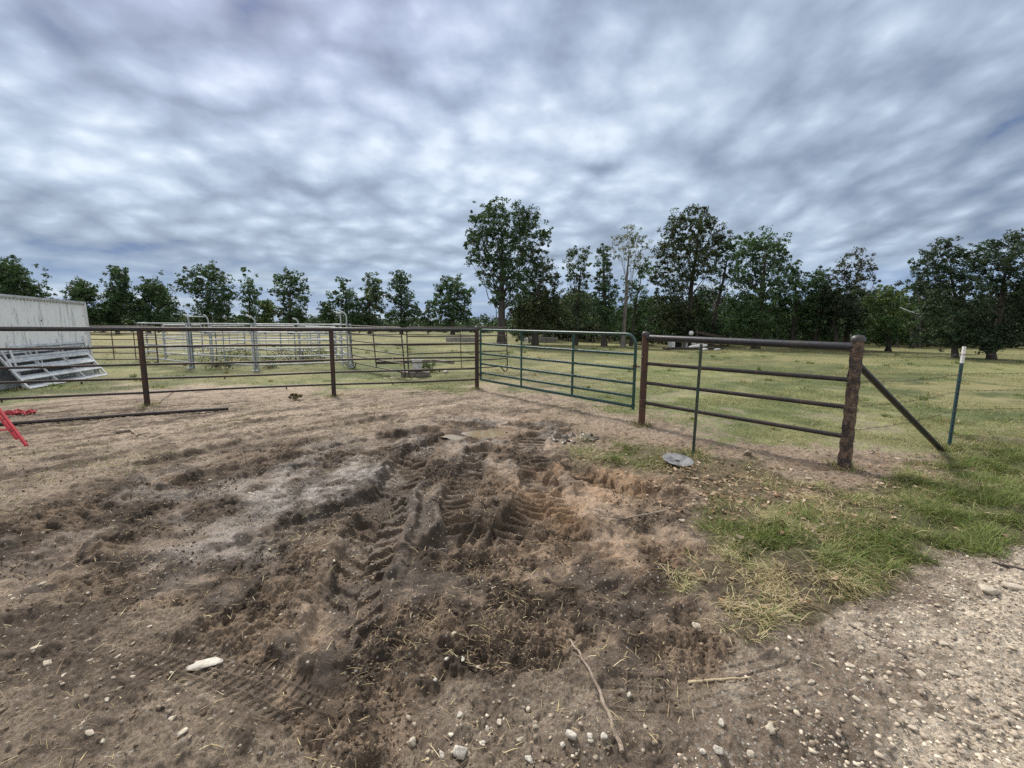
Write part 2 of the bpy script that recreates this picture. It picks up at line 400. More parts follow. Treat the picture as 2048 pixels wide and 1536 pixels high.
# ------------------------------------------------------------------ materials
def new_mat(name):
    mt = bpy.data.materials.new(name); mt.use_nodes = True
    t = mt.node_tree; bs = t.nodes['Principled BSDF']
    return mt, NB(t), bs
def simple(name, c1, c2, scale=8, rough=.7, metal=0., lo=.40, hi=.62, bump=.0, bscale=60, c3=None, stretch=(1, 1, 1), spec=.5):
    mt, b, bs = new_mat(name)
    tcx = b.n('ShaderNodeTexCoord').outputs['Object']
    v = b.mapping(tcx, scale=stretch)
    n1 = b.noise(v, scale, 6, .6, .3)
    col = b.mix(b.smooth(n1, lo, hi), c1, c2)
    n2 = b.noise(v, scale*4.7, 5, .65)
    if c3 is not None: col = b.mix(b.smooth(n2, .60, .70), col, c3)
    col = b.mix(1.0, col, b.ramp(n2, [(.3, .72), (.7, 1.25)]), 'MULTIPLY')
    b.put(bs.inputs['Base Color'], col)
    b.put(bs.inputs['Roughness'], b.math('MULTIPLY_ADD', n2, .3, rough-.15))
    bs.inputs['Metallic'].default_value = metal; bs.inputs['Specular IOR Level'].default_value = spec
    if bump:
        bp = b.n('ShaderNodeBump'); bp.inputs['Strength'].default_value = bump; bp.inputs['Distance'].default_value = .01
        b.put(bp.inputs['Height'], b.noise(v, bscale, 4, .6)); b.put(bs.inputs['Normal'], bp.outputs[0])
    return mt
M = {}
M['rail'] = simple('dark_pipe', (.032, .028, .029), (.062, .044, .036), 5, .55, .35, .42, .7, .3, 90, c3=(.12, .06, .035))
M['toprail'] = simple('gunmetal_pipe', (.034, .036, .042), (.050, .044, .044), 5, .42, .5, .4, .7, .2, 90)
M['post'] = simple('rusty_post', (.058, .028, .020), (.030, .025, .024), 9, .75, .15, .44, .58, .6, 50, c3=(.15, .065, .033))
M['rustpost'] = simple('orange_rust_post', (.082, .040, .024), (.048, .031, .026), 7, .8, .1, .42, .62, .4, 70, c3=(.17, .075, .03))
M['peelpost'] = simple('peeling_post', (.040, .030, .026), (.135, .090, .060), 13, .8, .05, .42, .58, 1.0, 40, c3=(.34, .30, .26))
M['cap'] = simple('grey_cap', (.09, .09, .095), (.05, .045, .045), 12, .5, .5)
M['green'] = simple('green_gate_paint', (.009, .050, .042), (.016, .066, .056), 6, .4, .0, .4, .7, .1, 80, c3=(.04, .10, .085))
M['tgreen'] = simple('green_stake_paint', (.020, .045, .036), (.045, .050, .032), 9, .6, .1, .4, .6, .2, 80, c3=(.09, .055, .035))
M['blugreen'] = simple('bluegreen_stake_paint', (.012, .045, .055), (.02, .055, .06), 9, .5, .0)
M['white'] = simple('white_paint', (.72, .72, .72), (.6, .6, .6), 9, .6)
M['wire'] = simple('rusty_wire', (.06, .045, .04), (.11, .08, .065), 30, .7, .5)
M['galv'] = simple('galvanised_tube', (.30, .325, .35), (.42, .45, .48), 7, .6, .25, .4, .65, .1, 90, c3=(.24, .26, .28))
M['darkpanel'] = simple('dark_brown_tube', (.050, .040, .038), (.09, .07, .06), 7, .6, .3)
M['alu'] = simple('weathered_white_tube', (.60, .62, .64), (.42, .43, .45), 6, .55, .25, .45, .65, .1, 80, c3=(.18, .17, .17))
M['greysheet'] = simple('dark_grey_panel', (.16, .165, .18), (.09, .09, .10), 3, .8, 0, .4, .62, .3, 30, c3=(.22, .22, .23))
M['timber'] = simple('grey_timber', (.20, .18, .16), (.11, .095, .085), 3, .9, 0, .4, .62, .4, 40, stretch=(1, 1, 6))
M['darktimber'] = simple('dark_timber', (.07, .055, .048), (.035, .03, .028), 5, .9)
M['concrete'] = simple('grey_concrete', (.30, .29, .28), (.22, .21, .20), 6, .9, 0, .4, .6, .3, 60)
M['red'] = simple('red_paint', (.50, .014, .035), (.38, .012, .028), 9, .45, 0, .4, .62, .15, 60, c3=(.16, .05, .04))
M['redcloth'] = simple('red_strap_cloth', (.38, .02, .035), (.22, .015, .025), 20, .8)
M['stone'] = simple('pale_limestone', (.46, .41, .33), (.32, .28, .22), 14, .9, 0, .4, .62, .5, 90, c3=(.58, .54, .46))
M['whitestone'] = simple('white_limestone', (.54, .51, .45), (.38, .35, .30), 12, .85, 0, .35, .62, .6, 60, c3=(.40, .38, .34))
M['brownstone'] = simple('brown_rock', (.30, .25, .19), (.20, .165, .13), 12, .9, 0, .4, .6, .5, 60)
M['darkstone'] = simple('muddy_dark_rock', (.12, .10, .10), (.075, .062, .055), 14, .7, 0, .4, .6, .5, 60)
M['stick'] = simple('bare_stick_bark', (.30, .245, .19), (.17, .13, .10), 22, .85, 0, .4, .6, .5, 120, c3=(.38, .33, .28))
M['darkstick'] = simple('wet_dark_twig', (.05, .04, .035), (.09, .07, .06), 22, .8)
M['strawstick'] = simple('dry_straw_stalk', (.46, .38, .25), (.36, .29, .19), 22, .8)
M['disc'] = simple('galvanised_disc', (.12, .122, .13), (.22, .225, .235), 14, .55, .15, .4, .62, .3, 40, c3=(.10, .095, .09))
M['sack'] = simple('dirty_white_plastic', (.42, .385, .33), (.075, .058, .044), 9, .6, 0, .38, .50, .2, 40, c3=(.09, .07, .055))
M['whiteplastic'] = simple('white_plastic', (.66, .67, .68), (.48, .48, .48), 8, .45)
M['bark'] = simple('tree_bark', (.034, .030, .026), (.068, .060, .053), 3, .95, 0, .35, .65, .6, 14, stretch=(2.5, 2.5, .5))
M['palebark'] = simple('pale_bark', (.17, .155, .14), (.10, .09, .08), 3, .95, 0, .35, .65, .4, 14, stretch=(2.5, 2.5, .5))
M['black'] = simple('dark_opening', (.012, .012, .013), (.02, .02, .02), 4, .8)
M['cow'] = simple('brown_brush', (.05, .03, .022), (.09, .05, .035), 9, .9)

# weathered white panel with stains running down and black spots
mt, b, bs = new_mat('stained_white_panel'); M['panel'] = mt
oc = b.n('ShaderNodeTexCoord').outputs['Object']
st = b.noise(b.mapping(oc, scale=(2.6, 2.6, .22)), 2.2, 6, .65, .2)
st2 = b.noise(b.mapping(oc, scale=(6, 6, .5)), 3.0, 4, .6)
spt = b.noise(oc, 9, 3, .6)
col = b.mix(b.smooth(st, .55, .72), (.90, .90, .91), (.46, .46, .48))
col = b.mix(b.math('MULTIPLY', b.smooth(st2, .56, .70), .6), col, (.20, .20, .21))
col = b.mix(b.smooth(spt, .685, .72), col, (.045, .042, .04))
b.put(bs.inputs['Base Color'], col); bs.inputs['Roughness'].default_value = .55
bp = b.n('ShaderNodeBump'); bp.inputs['Strength'].default_value = .25; bp.inputs['Distance'].default_value = .02
b.put(bp.inputs['Height'], b.noise(oc, 3, 4, .6)); b.put(bs.inputs['Normal'], bp.outputs[0])

# ground
mt, b, bs = new_mat('ground_soil'); M['ground'] = mt
def attr(b, name, out='Color'):
    a = b.n('ShaderNodeAttribute'); a.attribute_name = name; return a.outputs[out]
oc = b.n('ShaderNodeTexCoord').outputs['Object']
alb = attr(b, 'Col'); mskv = attr(b, 'Mask'); mx = b.n('ShaderNodeSeparateColor'); b.put(mx.inputs[0], mskv)
gr_, wt_, gv_ = mx.outputs[0], mx.outputs[1], mx.outputs[2]       # grass, wet, gravel
n_f = b.noise(oc, 75, 5, .7); n_m = b.noise(oc, 17, 5, .65, .3); n_s = b.noise(oc, 4.2, 4, .6, .4)
col = b.mix(1.0, alb, b.ramp(n_f, [(.28, .50), (.5, 1.0), (.74, 1.7)]), 'MULTIPLY')
col = b.mix(1.0, col, b.ramp(n_m, [(.3, .62), (.7, 1.4)]), 'MULTIPLY')
# small pale grit scattered in the soil
vo = b.n('ShaderNodeTexVoronoi'); vo.inputs['Scale'].default_value = 62; b.put(vo.inputs['Vector'], oc); vo.inputs['Randomness'].default_value = 1
vs_ = b.n('ShaderNodeSeparateColor'); b.put(vs_.inputs[0], vo.outputs['Color'])
dens = b.math('MULTIPLY_ADD', gv_, .45, .045)
grit = b.math('MULTIPLY', b.math('LESS_THAN', vs_.outputs[0], dens), b.smooth(vo.outputs['Distance'], .50, .34))
grit = b.math('MULTIPLY', grit, b.math('SUBTRACT', 1.0, gr_))
gcol = b.ramp(vs_.outputs[1], [(0, (.22, .195, .165)), (.5, (.36, .33, .285)), (1, (.52, .49, .44))])
col = b.mix(grit, col, gcol)
# turf colouring
tf = b.noise(b.mapping(oc, scale=(1, 1, 1)), 2.1, 6, .62, .3); tf2 = b.noise(oc, 11, 5, .7, .3); tf3 = b.noise(oc, .55, 3, .5)
tcol = b.ramp(tf2, [(.28, (.055, .078, .028)), (.46, (.125, .155, .056)), (.60, (.215, .225, .10)), (.76, (.38, .35, .20))])
tcol = b.mix(1.0, tcol, b.ramp(tf, [(.3, (.60, .72, .60)), (.7, (1.42, 1.28, 1.30))]), 'MULTIPLY')
tcol = b.mix(1.0, tcol, b.mix(.5, alb, (.14, .14, .06)), 'OVERLAY')
tcol = b.mix(.42, tcol, alb)
col = b.mix(gr_, col, tcol)
b.put(bs.inputs['Base Color'], col)
rg = b.math('SUBTRACT', .93, b.math('MULTIPLY', wt_, b.math('MULTIPLY_ADD', n_s, .5, .30)))
b.put(bs.inputs['Roughness'], rg); bs.inputs['Specular IOR Level'].default_value = .35
bp = b.n('ShaderNodeBump'); bp.inputs['Strength'].default_value = 1.0; bp.inputs['Distance'].default_value = .015
vb = b.n('ShaderNodeTexVoronoi'); vb.inputs['Scale'].default_value = 38; b.put(vb.inputs['Vector'], b.vmath('ADD', oc, b.mix(1.0, (0, 0, 0), b.comb(n_m, n_s, n_f), 'ADD')))
vb2 = b.n('ShaderNodeTexVoronoi'); vb2.inputs['Scale'].default_value = 95; b.put(vb2.inputs['Vector'], oc)
crm = b.math('MULTIPLY', b.math('SUBTRACT', 1.0, gr_), b.math('ADD', b.math('MULTIPLY', vb.outputs['Distance'], -.30), b.math('MULTIPLY', vb2.outputs['Distance'], -.06)))
hh = b.math('ADD', crm, 0.0)
hh = b.math('ADD', hh, b.math('ADD', b.math('ADD', b.math('MULTIPLY', n_f, .55), b.math('MULTIPLY', n_m, 1.1)), b.math('MULTIPLY', grit, .35)))
b.put(bp.inputs['Height'], b.math('MULTIPLY', hh, b.math('SUBTRACT', 1.0, b.math('MULTIPLY', wt_, .72)))); b.put(bs.inputs['Normal'], bp.outputs[0])

def col_mat(name, rough=.8, trans=0., spec=.3, vary=0.0):
    mt, b, bs = new_mat(name); c_ = attr(b, 'Col')
    if vary:
        oc = b.n('ShaderNodeTexCoord').outputs['Object']
        c_ = b.mix(1.0, c_, b.ramp(b.noise(oc, 60, 4, .6), [(.3, 1-vary), (.7, 1+vary)]), 'MULTIPLY')
    b.put(bs.inputs['Base Color'], c_); bs.inputs['Roughness'].default_value = rough; bs.inputs['Specular IOR Level'].default_value = spec
    if trans:
        tr = b.n('ShaderNodeBsdfTranslucent'); b.put(tr.inputs['Color'], b.mix(1.0, c_, (1.1, 1.25, .6), 'MULTIPLY'))
        ms = b.n('ShaderNodeMixShader'); ms.inputs[0].default_value = trans
        out = mt.node_tree.nodes['Material Output']
        mt.node_tree.links.new(bs.outputs[0], ms.inputs[1]); mt.node_tree.links.new(tr.outputs[0], ms.inputs[2]); mt.node_tree.links.new(ms.outputs[0], out.inputs[0])
    return mt
M['leaf'] = col_mat('tree_leaves', .6, .22, .3)
M['blade'] = col_mat('grass_blades', .7, .18, .25)
M['straw'] = col_mat('dry_straw', .8, .0, .2)
M['pebble'] = col_mat('pale_gravel', .85, 0, .3, .25)
M['clod'] = col_mat('mud_lumps', .9, 0, .2, .3)
M['litter'] = col_mat('dead_leaves', .8, .1, .2, .2)

mt, b, bs = new_mat('muddy_water'); M['water'] = mt
bs.inputs['Base Color'].default_value = (.235, .19, .125, 1); bs.inputs['Roughness'].default_value = .07; bs.inputs['Specular IOR Level'].default_value = .6
oc = b.n('ShaderNodeTexCoord').outputs['Object']
bp = b.n('ShaderNodeBump'); bp.inputs['Strength'].default_value = .1; bp.inputs['Distance'].default_value = .01
b.put(bp.inputs['Height'], b.noise(oc, 8, 2, .5)); b.put(bs.inputs['Normal'], bp.outputs[0])

# ------------------------------------------------------------------ ground sheet
def ground():
    th = np.concatenate([np.linspace(R(-60), R(60), 1150), np.linspace(R(60), R(300), 110)[1:-1]])
    rr = np.concatenate([np.linspace(.05, .9, 8)[:-1], np.arange(.9, 3.2, .0055), np.arange(3.2, 6.5, .0105), np.arange(6.5, 12, .026),
                         np.geomspace(12, 45, 110), np.geomspace(45, 3000, 60)[1:]])
    T, Q = np.meshgrid(th, rr); x = (Q*np.sin(T)).ravel(); y = (Q*np.cos(T)).ravel()
    mk = masks(x, y); z = relief(x, y, mk)
    nt_, nr_ = len(th), len(rr)
    i = np.arange(nr_-1)[:, None]; j = np.arange(nt_)[None, :]; jn = (j+1) % nt_
    q = np.stack([i*nt_+j, (i+1)*nt_+j, (i+1)*nt_+jn, i*nt_+jn], -1).reshape(-1, 4)
    # albedo
    def C(*c): return np.array(c, np.float32)[None, :]
    def lerp(a, b_, t): return a+(b_-a)*t[:, None]
    n1 = fbm(x, y, 1.6, 4, 121); n2 = fbm(x, y, 6, 3, 131)
    q1, q2 = at(-200, 985), at(900, 805); sx, sy = (q2-q1).normalized()[:2]
    along, across = x*sx+y*sy, -x*sy+y*sx
    stk = pn(along*.55, across*3.4, 5)+.6*pn(along*1.3, across*8.5, 6)+.4*fbm(x, y, 9, 2, 7)
    mid = lerp(C(.155, .119, .090), C(.30, .24, .182), sst(-.5, .55, n1+.5*n2+.35*sst(1150, 850, mk['V'])))
    col = lerp(mid, C(.37, .30, .232), np.clip(mk['pale']*(.55+.9*n2-.4*stk), 0, 1))
    mudc = lerp(C(.066, .048, .034), C(.27, .20, .142), sst(-.5, .55, n1+.7*n2))
    dk = np.clip(blob(mk['U'], mk['V'], 560, 1000, 420, 120, -12), 0, 1)
    mudc = lerp(mudc, C(.046, .035, .028), np.clip(dk*.75+.35*blob(mk['U'], mk['V'], 820, 1060, 160, 90), 0, .85))
    col = lerp(col, C(.095, .070, .050), .85*sst(-.1, .55, stk)*(1-mk['mud'])*sst(1250, 1000, mk['U'])*sst(770, 830, mk['V'])*sst(1250, 1000, mk['V']))
    col = lerp(col, mudc, mk['mud'])
    col = lerp(col, C(.31, .255, .20), np.clip(blob(mk['U'], mk['V'], 1180, 1440, 230, 80)*(.8+.8*n2), 0, 1)*.8)
    trk = np.zeros(x.shape)
    for pts, hw, dep, lug, lh, kind in TRACKS:
        for (x1, y1), (x2, y2) in zip(pts, pts[1:]):
            ex, ey = x2-x1, y2-y1; L2 = ex*ex+ey*ey; t_ = np.clip(((x-x1)*ex+(y-y1)*ey)/L2, 0, 1)
            trk = np.maximum(trk, sst(1.15, .6, np.hypot(x-x1-t_*ex, y-y1-t_*ey)*(1+.5*n2)/hw)*min(1, dep/.05)*(.3 if kind == 2 else 1))
    col = lerp(col, C(.088, .066, .049), .55*trk*(1-mk['gravel'])*(1-mk['clay'])*(1-mk['wet'])*(1-mk['field']))
    col = lerp(col, C(.20, .178, .16), np.clip(mk['wet']*(.75+.9*n2), 0, 1)*.85)
    col = lerp(col, C(.32, .20, .11), np.clip(mk['clay']*(.7+.6*n1), 0, 1)*.75)
    gcol = lerp(C(.27, .212, .162), C(.66, .57, .455), sst(-.05, 1.05, .7*n1+.45*n2+.95*sst(1560, 2050, mk['U']+.2*(mk['V']-1300))+.35*sst(1430, 1540, mk['V'])*sst(1650, 1800, mk['U'])))
    gcol = lerp(gcol, C(.13, .10, .075), np.clip(1.1*blob(mk['U'], mk['V'], 1690, 1500, 110, 50, 20)*(1+n2), 0, 1))
    col = lerp(col, gcol, mk['gravel'])
    vg = lerp(C(.115, .088, .062), C(.10, .105, .045), np.clip(mk['green']+.3*n1, 0, 1))
    vg = lerp(vg, lerp(C(.10, .070, .048), C(.19, .14, .10), sst(-.4, .4, n2)), np.clip(blob(mk['U'], mk['V'], 1440, 985, 190, 58, 12)+.7*blob(mk['U'], mk['V'], 1640, 965, 130, 26, 6), 0, 1))
    col = lerp(col, vg, mk['verge']*.9)
    r = np.hypot(x, y)
    fld = lerp(C(.135, .165, .072), C(.25, .252, .128), sst(-.45, .5, fbm(x, y, .28, 3, 141)+.5*n1*sst(40, 8, r)))
    fld = lerp(fld, C(.40, .345, .19), sst(14, 45, r)*(.25+.55*sst(300, -200, mk['U']-500)))
    fld = fld*(1+.42*np.clip(fbm(x, y, .13, 4, 171), -1, 1)*sst(6, 14, r)+.30*n1*sst(30, 10, r))[:, None]
    fld = lerp(fld, C(.36, .32, .18), .8*sst(.15, .65, fbm(x, y, .22, 3, 175)+.3*n1)*sst(8, 14, r))
    fbare = sst(.15, .6, fbm(x, y, .8, 3, 151)+.55*sst(13, 6, r)-.15)*sst(22, 8, r)
    fld = lerp(fld, C(.235, .20, .145), np.clip(fbare*(.55+.8*n2), 0, 1))
    col = lerp(col, fld, mk['field'])
    trl = np.clip(mk['trail']*(.75+1.0*n2+.5*fbm(x, y, 14, 2, 145)), 0, 1)
    col = lerp(col, C(.27, .205, .15), trl*(1-mk['mud']))
    gm = np.clip(np.maximum(mk['field']*(1-.65*fbare), mk['verge']*.55)*(1-.95*trl), 0, 1)
    wet = np.clip(mk['wet']*(.8+.8*n2)+.75*mk['mud']*sst(.10, -.35, fbm(x, y, 1.3, 3, 63)), 0, 1)
    me = np_mesh('ground', np.stack([x, y, z], 1), q, None, np.clip(col, 0, 1), True)
    ca = me.color_attributes.new('Mask', 'FLOAT_COLOR', 'POINT')
    mm = np.stack([gm, wet, np.clip(mk['gravel'], 0, 1), np.ones_like(gm)], 1).astype(np.float32); ca.data.foreach_set('color', mm.ravel())
    o = link('ground', me, M['ground'])
    tag(o, 'churned muddy farm ground running into gravel and grassy pasture', kind='structure')
ground()

# ------------------------------------------------------------------ puddle
def puddle():
    c = at(966, 864); vs = [(c.x, c.y, -.024)]; n = 40
    for k in range(n):
        a = 2*math.pi*k/n; w = 1+.25*math.sin(2*a+1)+.13*math.sin(5*a)+.08*math.sin(9*a+2)
        vs.append((c.x+.54*w*math.cos(a), c.y+.30*w*math.sin(a)+.09*math.cos(a)*w, -.024))
    me = bpy.data.meshes.new('puddle'); me.from_pydata(vs, [], [(0, 1+k, 1+(k+1) % n) for k in range(n)])
    tag(link('puddle', me, M['water']), 'shallow muddy puddle in the wheel ruts before the green gate', kind='structure')
puddle()

# ------------------------------------------------------------------ blades, straw, stones (uncountable)
def blades(x, y, z, ln, wd, az, lean, col, droop=.5):
    """bent tapered blades: arrays"""
    n = len(x); ca, sa = np.cos(az), np.sin(az)
    dirh = np.stack([ca, sa, np.zeros(n)], 1); side = np.stack([-sa, ca, np.zeros(n)], 1)
    base = np.stack([x, y, z], 1)
    l1 = lean; l2 = lean+droop
    m_ = base+(dirh*np.sin(l1)[:, None]+np.array([0, 0, 1])*np.cos(l1)[:, None])*(ln*.55)[:, None]
    t_ = m_+(dirh*np.sin(l2)[:, None]+np.array([0, 0, 1])*np.cos(l2)[:, None])*(ln*.45)[:, None]
    t_[:, 2] = np.maximum(t_[:, 2], z+.004); m_[:, 2] = np.maximum(m_[:, 2], z+.004)
    w = (wd/2)[:, None]
    V = np.stack([base-side*w, base+side*w, m_+side*w*.8, m_-side*w*.8, t_], 1).reshape(-1, 3)
    k = np.arange(n)[:, None]*5
    return V, k+np.array([[0, 1, 2, 3]]), k+np.array([[3, 2, 4]]), np.repeat(col, 5, 0)
def scatter_sector(n, r0, r1, a0, a1, p=1.0):
    r = (nr.rand(n)*(r1**(2*p)-r0**(2*p))+r0**(2*p))**(1/(2*p)); a = R(a0)+nr.rand(n)*R(a1-a0)
    return r*np.sin(a), r*np.cos(a)
def pick(cols, w, n, jit=.25):
    c = np.array(cols)[nr.choice(len(cols), n, p=np.array(w)/sum(w))]
    return c*(1+jit*(nr.rand(n, 1)*2-1))
GREENS = [(.105, .150, .035), (.155, .195, .055), (.20, .21, .075), (.075, .11, .03)]
STRAWS = [(.42, .35, .20), (.35, .29, .16), (.50, .44, .29), (.27, .21, .12)]
def add_stuff(name, parts, mat, label, cat):
    V, Q, T, C_ = [], [], [], []; o = 0
    for v, q, t, c_ in parts:
        V.append(v); Q.append(q+o); T.append(t+o); C_.append(c_); o += len(v)
    me = np_mesh(name, np.concatenate(V), np.concatenate(Q), np.concatenate(T), np.concatenate(C_))
    return tag(link(name, me, mat), label, cat, kind='stuff')
def grass():
    P = []
    # verge by the road
    x, y = scatter_sector(620000, 2.2, 9.5, 0, 63, .55); mk = masks(x, y)
    brown = np.clip(blob(mk['U'], mk['V'], 1440, 985, 170, 52, 12)+.7*blob(mk['U'], mk['V'], 1640, 965, 130, 26, 6), 0, 1)
    dens = mk['verge']*(1-.8*brown)*(.16+1.1*mk['green']+.8*mk['straw'])*(1-.9*np.clip(mk['trail'], 0, 1))
    dens *= np.clip(.45+1.7*fbm(x, y, 2.4, 3, 201), .04, 1.3)
    k = nr.rand(len(x)) < dens; x, y = x[k], y[k]; mk = {a: b_[k] for a, b_ in mk.items()}
    n = len(x); z = relief(x, y, mk)-.005
    sw = np.clip(.54+.6*mk['straw']-.40*mk['green']+.5*fbm(x, y, 1.7, 2, 205), .06, .95)
    cg = pick(GREENS, [3, 3, 2, 2], n); cs = pick(STRAWS, [3, 2, 2, 2], n)
    iss = nr.rand(n) < sw
    col = np.where(iss[:, None], cs, cg)
    comb = R(200)+1.4*fbm(x, y, 1.2, 2, 207)*np.pi
    az = np.where(nr.rand(n) < .62, comb+.7*nr.randn(n), nr.rand(n)*2*np.pi)
    ln = (.04+.13*nr.rand(n)**1.6)*(1+.25*mk['green']); lean = np.where(iss, .95+.55*nr.rand(n), .55+.9*nr.rand(n))
    P.append(blades(x, y, z, ln, .002+.003*nr.rand(n), az, lean, col, .55))
    add_stuff('verge_grass', P, M['blade'], 'tangled green and straw coloured grass on the bank beside the gravel', 'grass')
    P = []
    # pasture behind the fences: thick near, thinning with distance
    for nn, r0, r1, wmul in ((420000, 5, 11, .85), (260000, 11, 22, 1.35), (160000, 22, 48, 2.4)):
        x, y = scatter_sector(nn, r0, r1, -57, 60, .6); mk = masks(x, y)
        r = np.hypot(x, y)
        dens = .85*mk['field']*(1-.95*np.clip(mk['trail'], 0, 1))*np.clip(.75+.8*fbm(x, y, .22, 3, 177), .1, 1.2)*np.clip(.55+1.2*fbm(x, y, .8, 3, 151)*-1, .06, 1)
        dens *= np.where(r < 11, .9, 1)
        k = nr.rand(len(x)) < dens; x, y = x[k], y[k]; mk = {a: b_[k] for a, b_ in mk.items()}
        n = len(x); z = relief(x, y, mk)-.004; r = r[k]
        dry = np.clip(.26+.50*fbm(x, y, .28, 3, 141)+.25*sst(20, 45, r), .1, .9)
        iss = nr.rand(n) < dry
        col = np.where(iss[:, None], pick(STRAWS, [2, 3, 1, 2], n)*.85, pick(GREENS, [3, 3, 3, 1], n))
        ln = (.025+.055*nr.rand(n)**1.6)*(1+.30*(wmul-.85)); lean = .5+.85*nr.rand(n)
        P.append(blades(x, y, z, ln, (.0036+.005*nr.rand(n))*wmul, nr.rand(n)*6.283, lean, col, .5))
    # thin tufts and weeds on the bare side of the fences
    x, y = scatter_sector(60000, 4.5, 12, -57, 20, .6); mk = masks(x, y)
    dens = (1-mk['field'])*(1-mk['mud'])*(1-mk['gravel'])*(1-mk['verge'])*np.clip(2.2*fbm(x, y, .9, 3, 215)-.15, 0, .8)*.8
    k = nr.rand(len(x)) < dens; x, y = x[k], y[k]; n = len(x)
    z = relief(x, y)-.004
    P.append(blades(x, y, z, .03+.05*nr.rand(n), .003+.004*nr.rand(n), nr.rand(n)*6.283, .4+.9*nr.rand(n), np.where((nr.rand(n) < .55)[:, None], pick(STRAWS, [2, 2, 1, 3], n), pick(GREENS, [1, 1, 2, 1], n)), .5))
    cx, cy = scatter_sector(900, 6, 34, -57, 60, .75); cm = masks(cx, cy)
    k = nr.rand(900) < cm['field']*(1-.9*np.clip(cm['trail'], 0, 1))*np.clip(.35+.9*fbm(cx, cy, .3, 2, 181), .05, 1); cx, cy = cx[k], cy[k]
    ci = np.repeat(np.arange(len(cx)), 46); n = len(ci); rc = np.hypot(cx, cy)[ci]; a_ = nr.rand(n)*6.283; rr_ = (.03+.10*nr.rand(len(cx)))[ci]*nr.rand(n)**.5*(1+rc/25)
    x, y = cx[ci]+rr_*np.cos(a_), cy[ci]+rr_*np.sin(a_); hgt = (.06+.16*nr.rand(len(cx))**2)[ci]; dryc = (nr.rand(len(cx)) < .45)[ci]
    P.append(blades(x, y, relief(x, y)-.004, hgt*(.5+.7*nr.rand(n)), (.003+.004*nr.rand(n))*(.8+rc/14), a_+.6*nr.randn(n), .15+.6*nr.rand(n), np.where((dryc & (nr.rand(n) < .8))[:, None], pick(STRAWS, [2, 2, 1, 2], n), pick(GREENS, [2, 2, 1, 1], n)), .6))
    for px, py in ((295, 811), (668, 791), (954, 779), (1283, 851), (1688, 936), (1386, 908), (1899, 892), (1890, 897)):
        p = at(px, py); n = 420; a_ = nr.rand(n)*6.283; rr_ = .05+.16*nr.rand(n)**1.3; x, y = p.x+rr_*np.cos(a_), p.y+rr_*np.sin(a_)
        P.append(blades(x, y, relief(x, y)-.004, .03+.09*nr.rand(n)**1.5, .003+.004*nr.rand(n), nr.rand(n)*6.283, .3+.9*nr.rand(n), np.where((nr.rand(n) < .5)[:, None], pick(STRAWS, [2, 2, 1, 3], n), pick(GREENS, [2, 1, 1, 2], n)), .5))
    add_stuff('pasture_grass', P, M['blade'], 'short green and yellow grass covering the pasture behind the fences', 'grass')
grass()
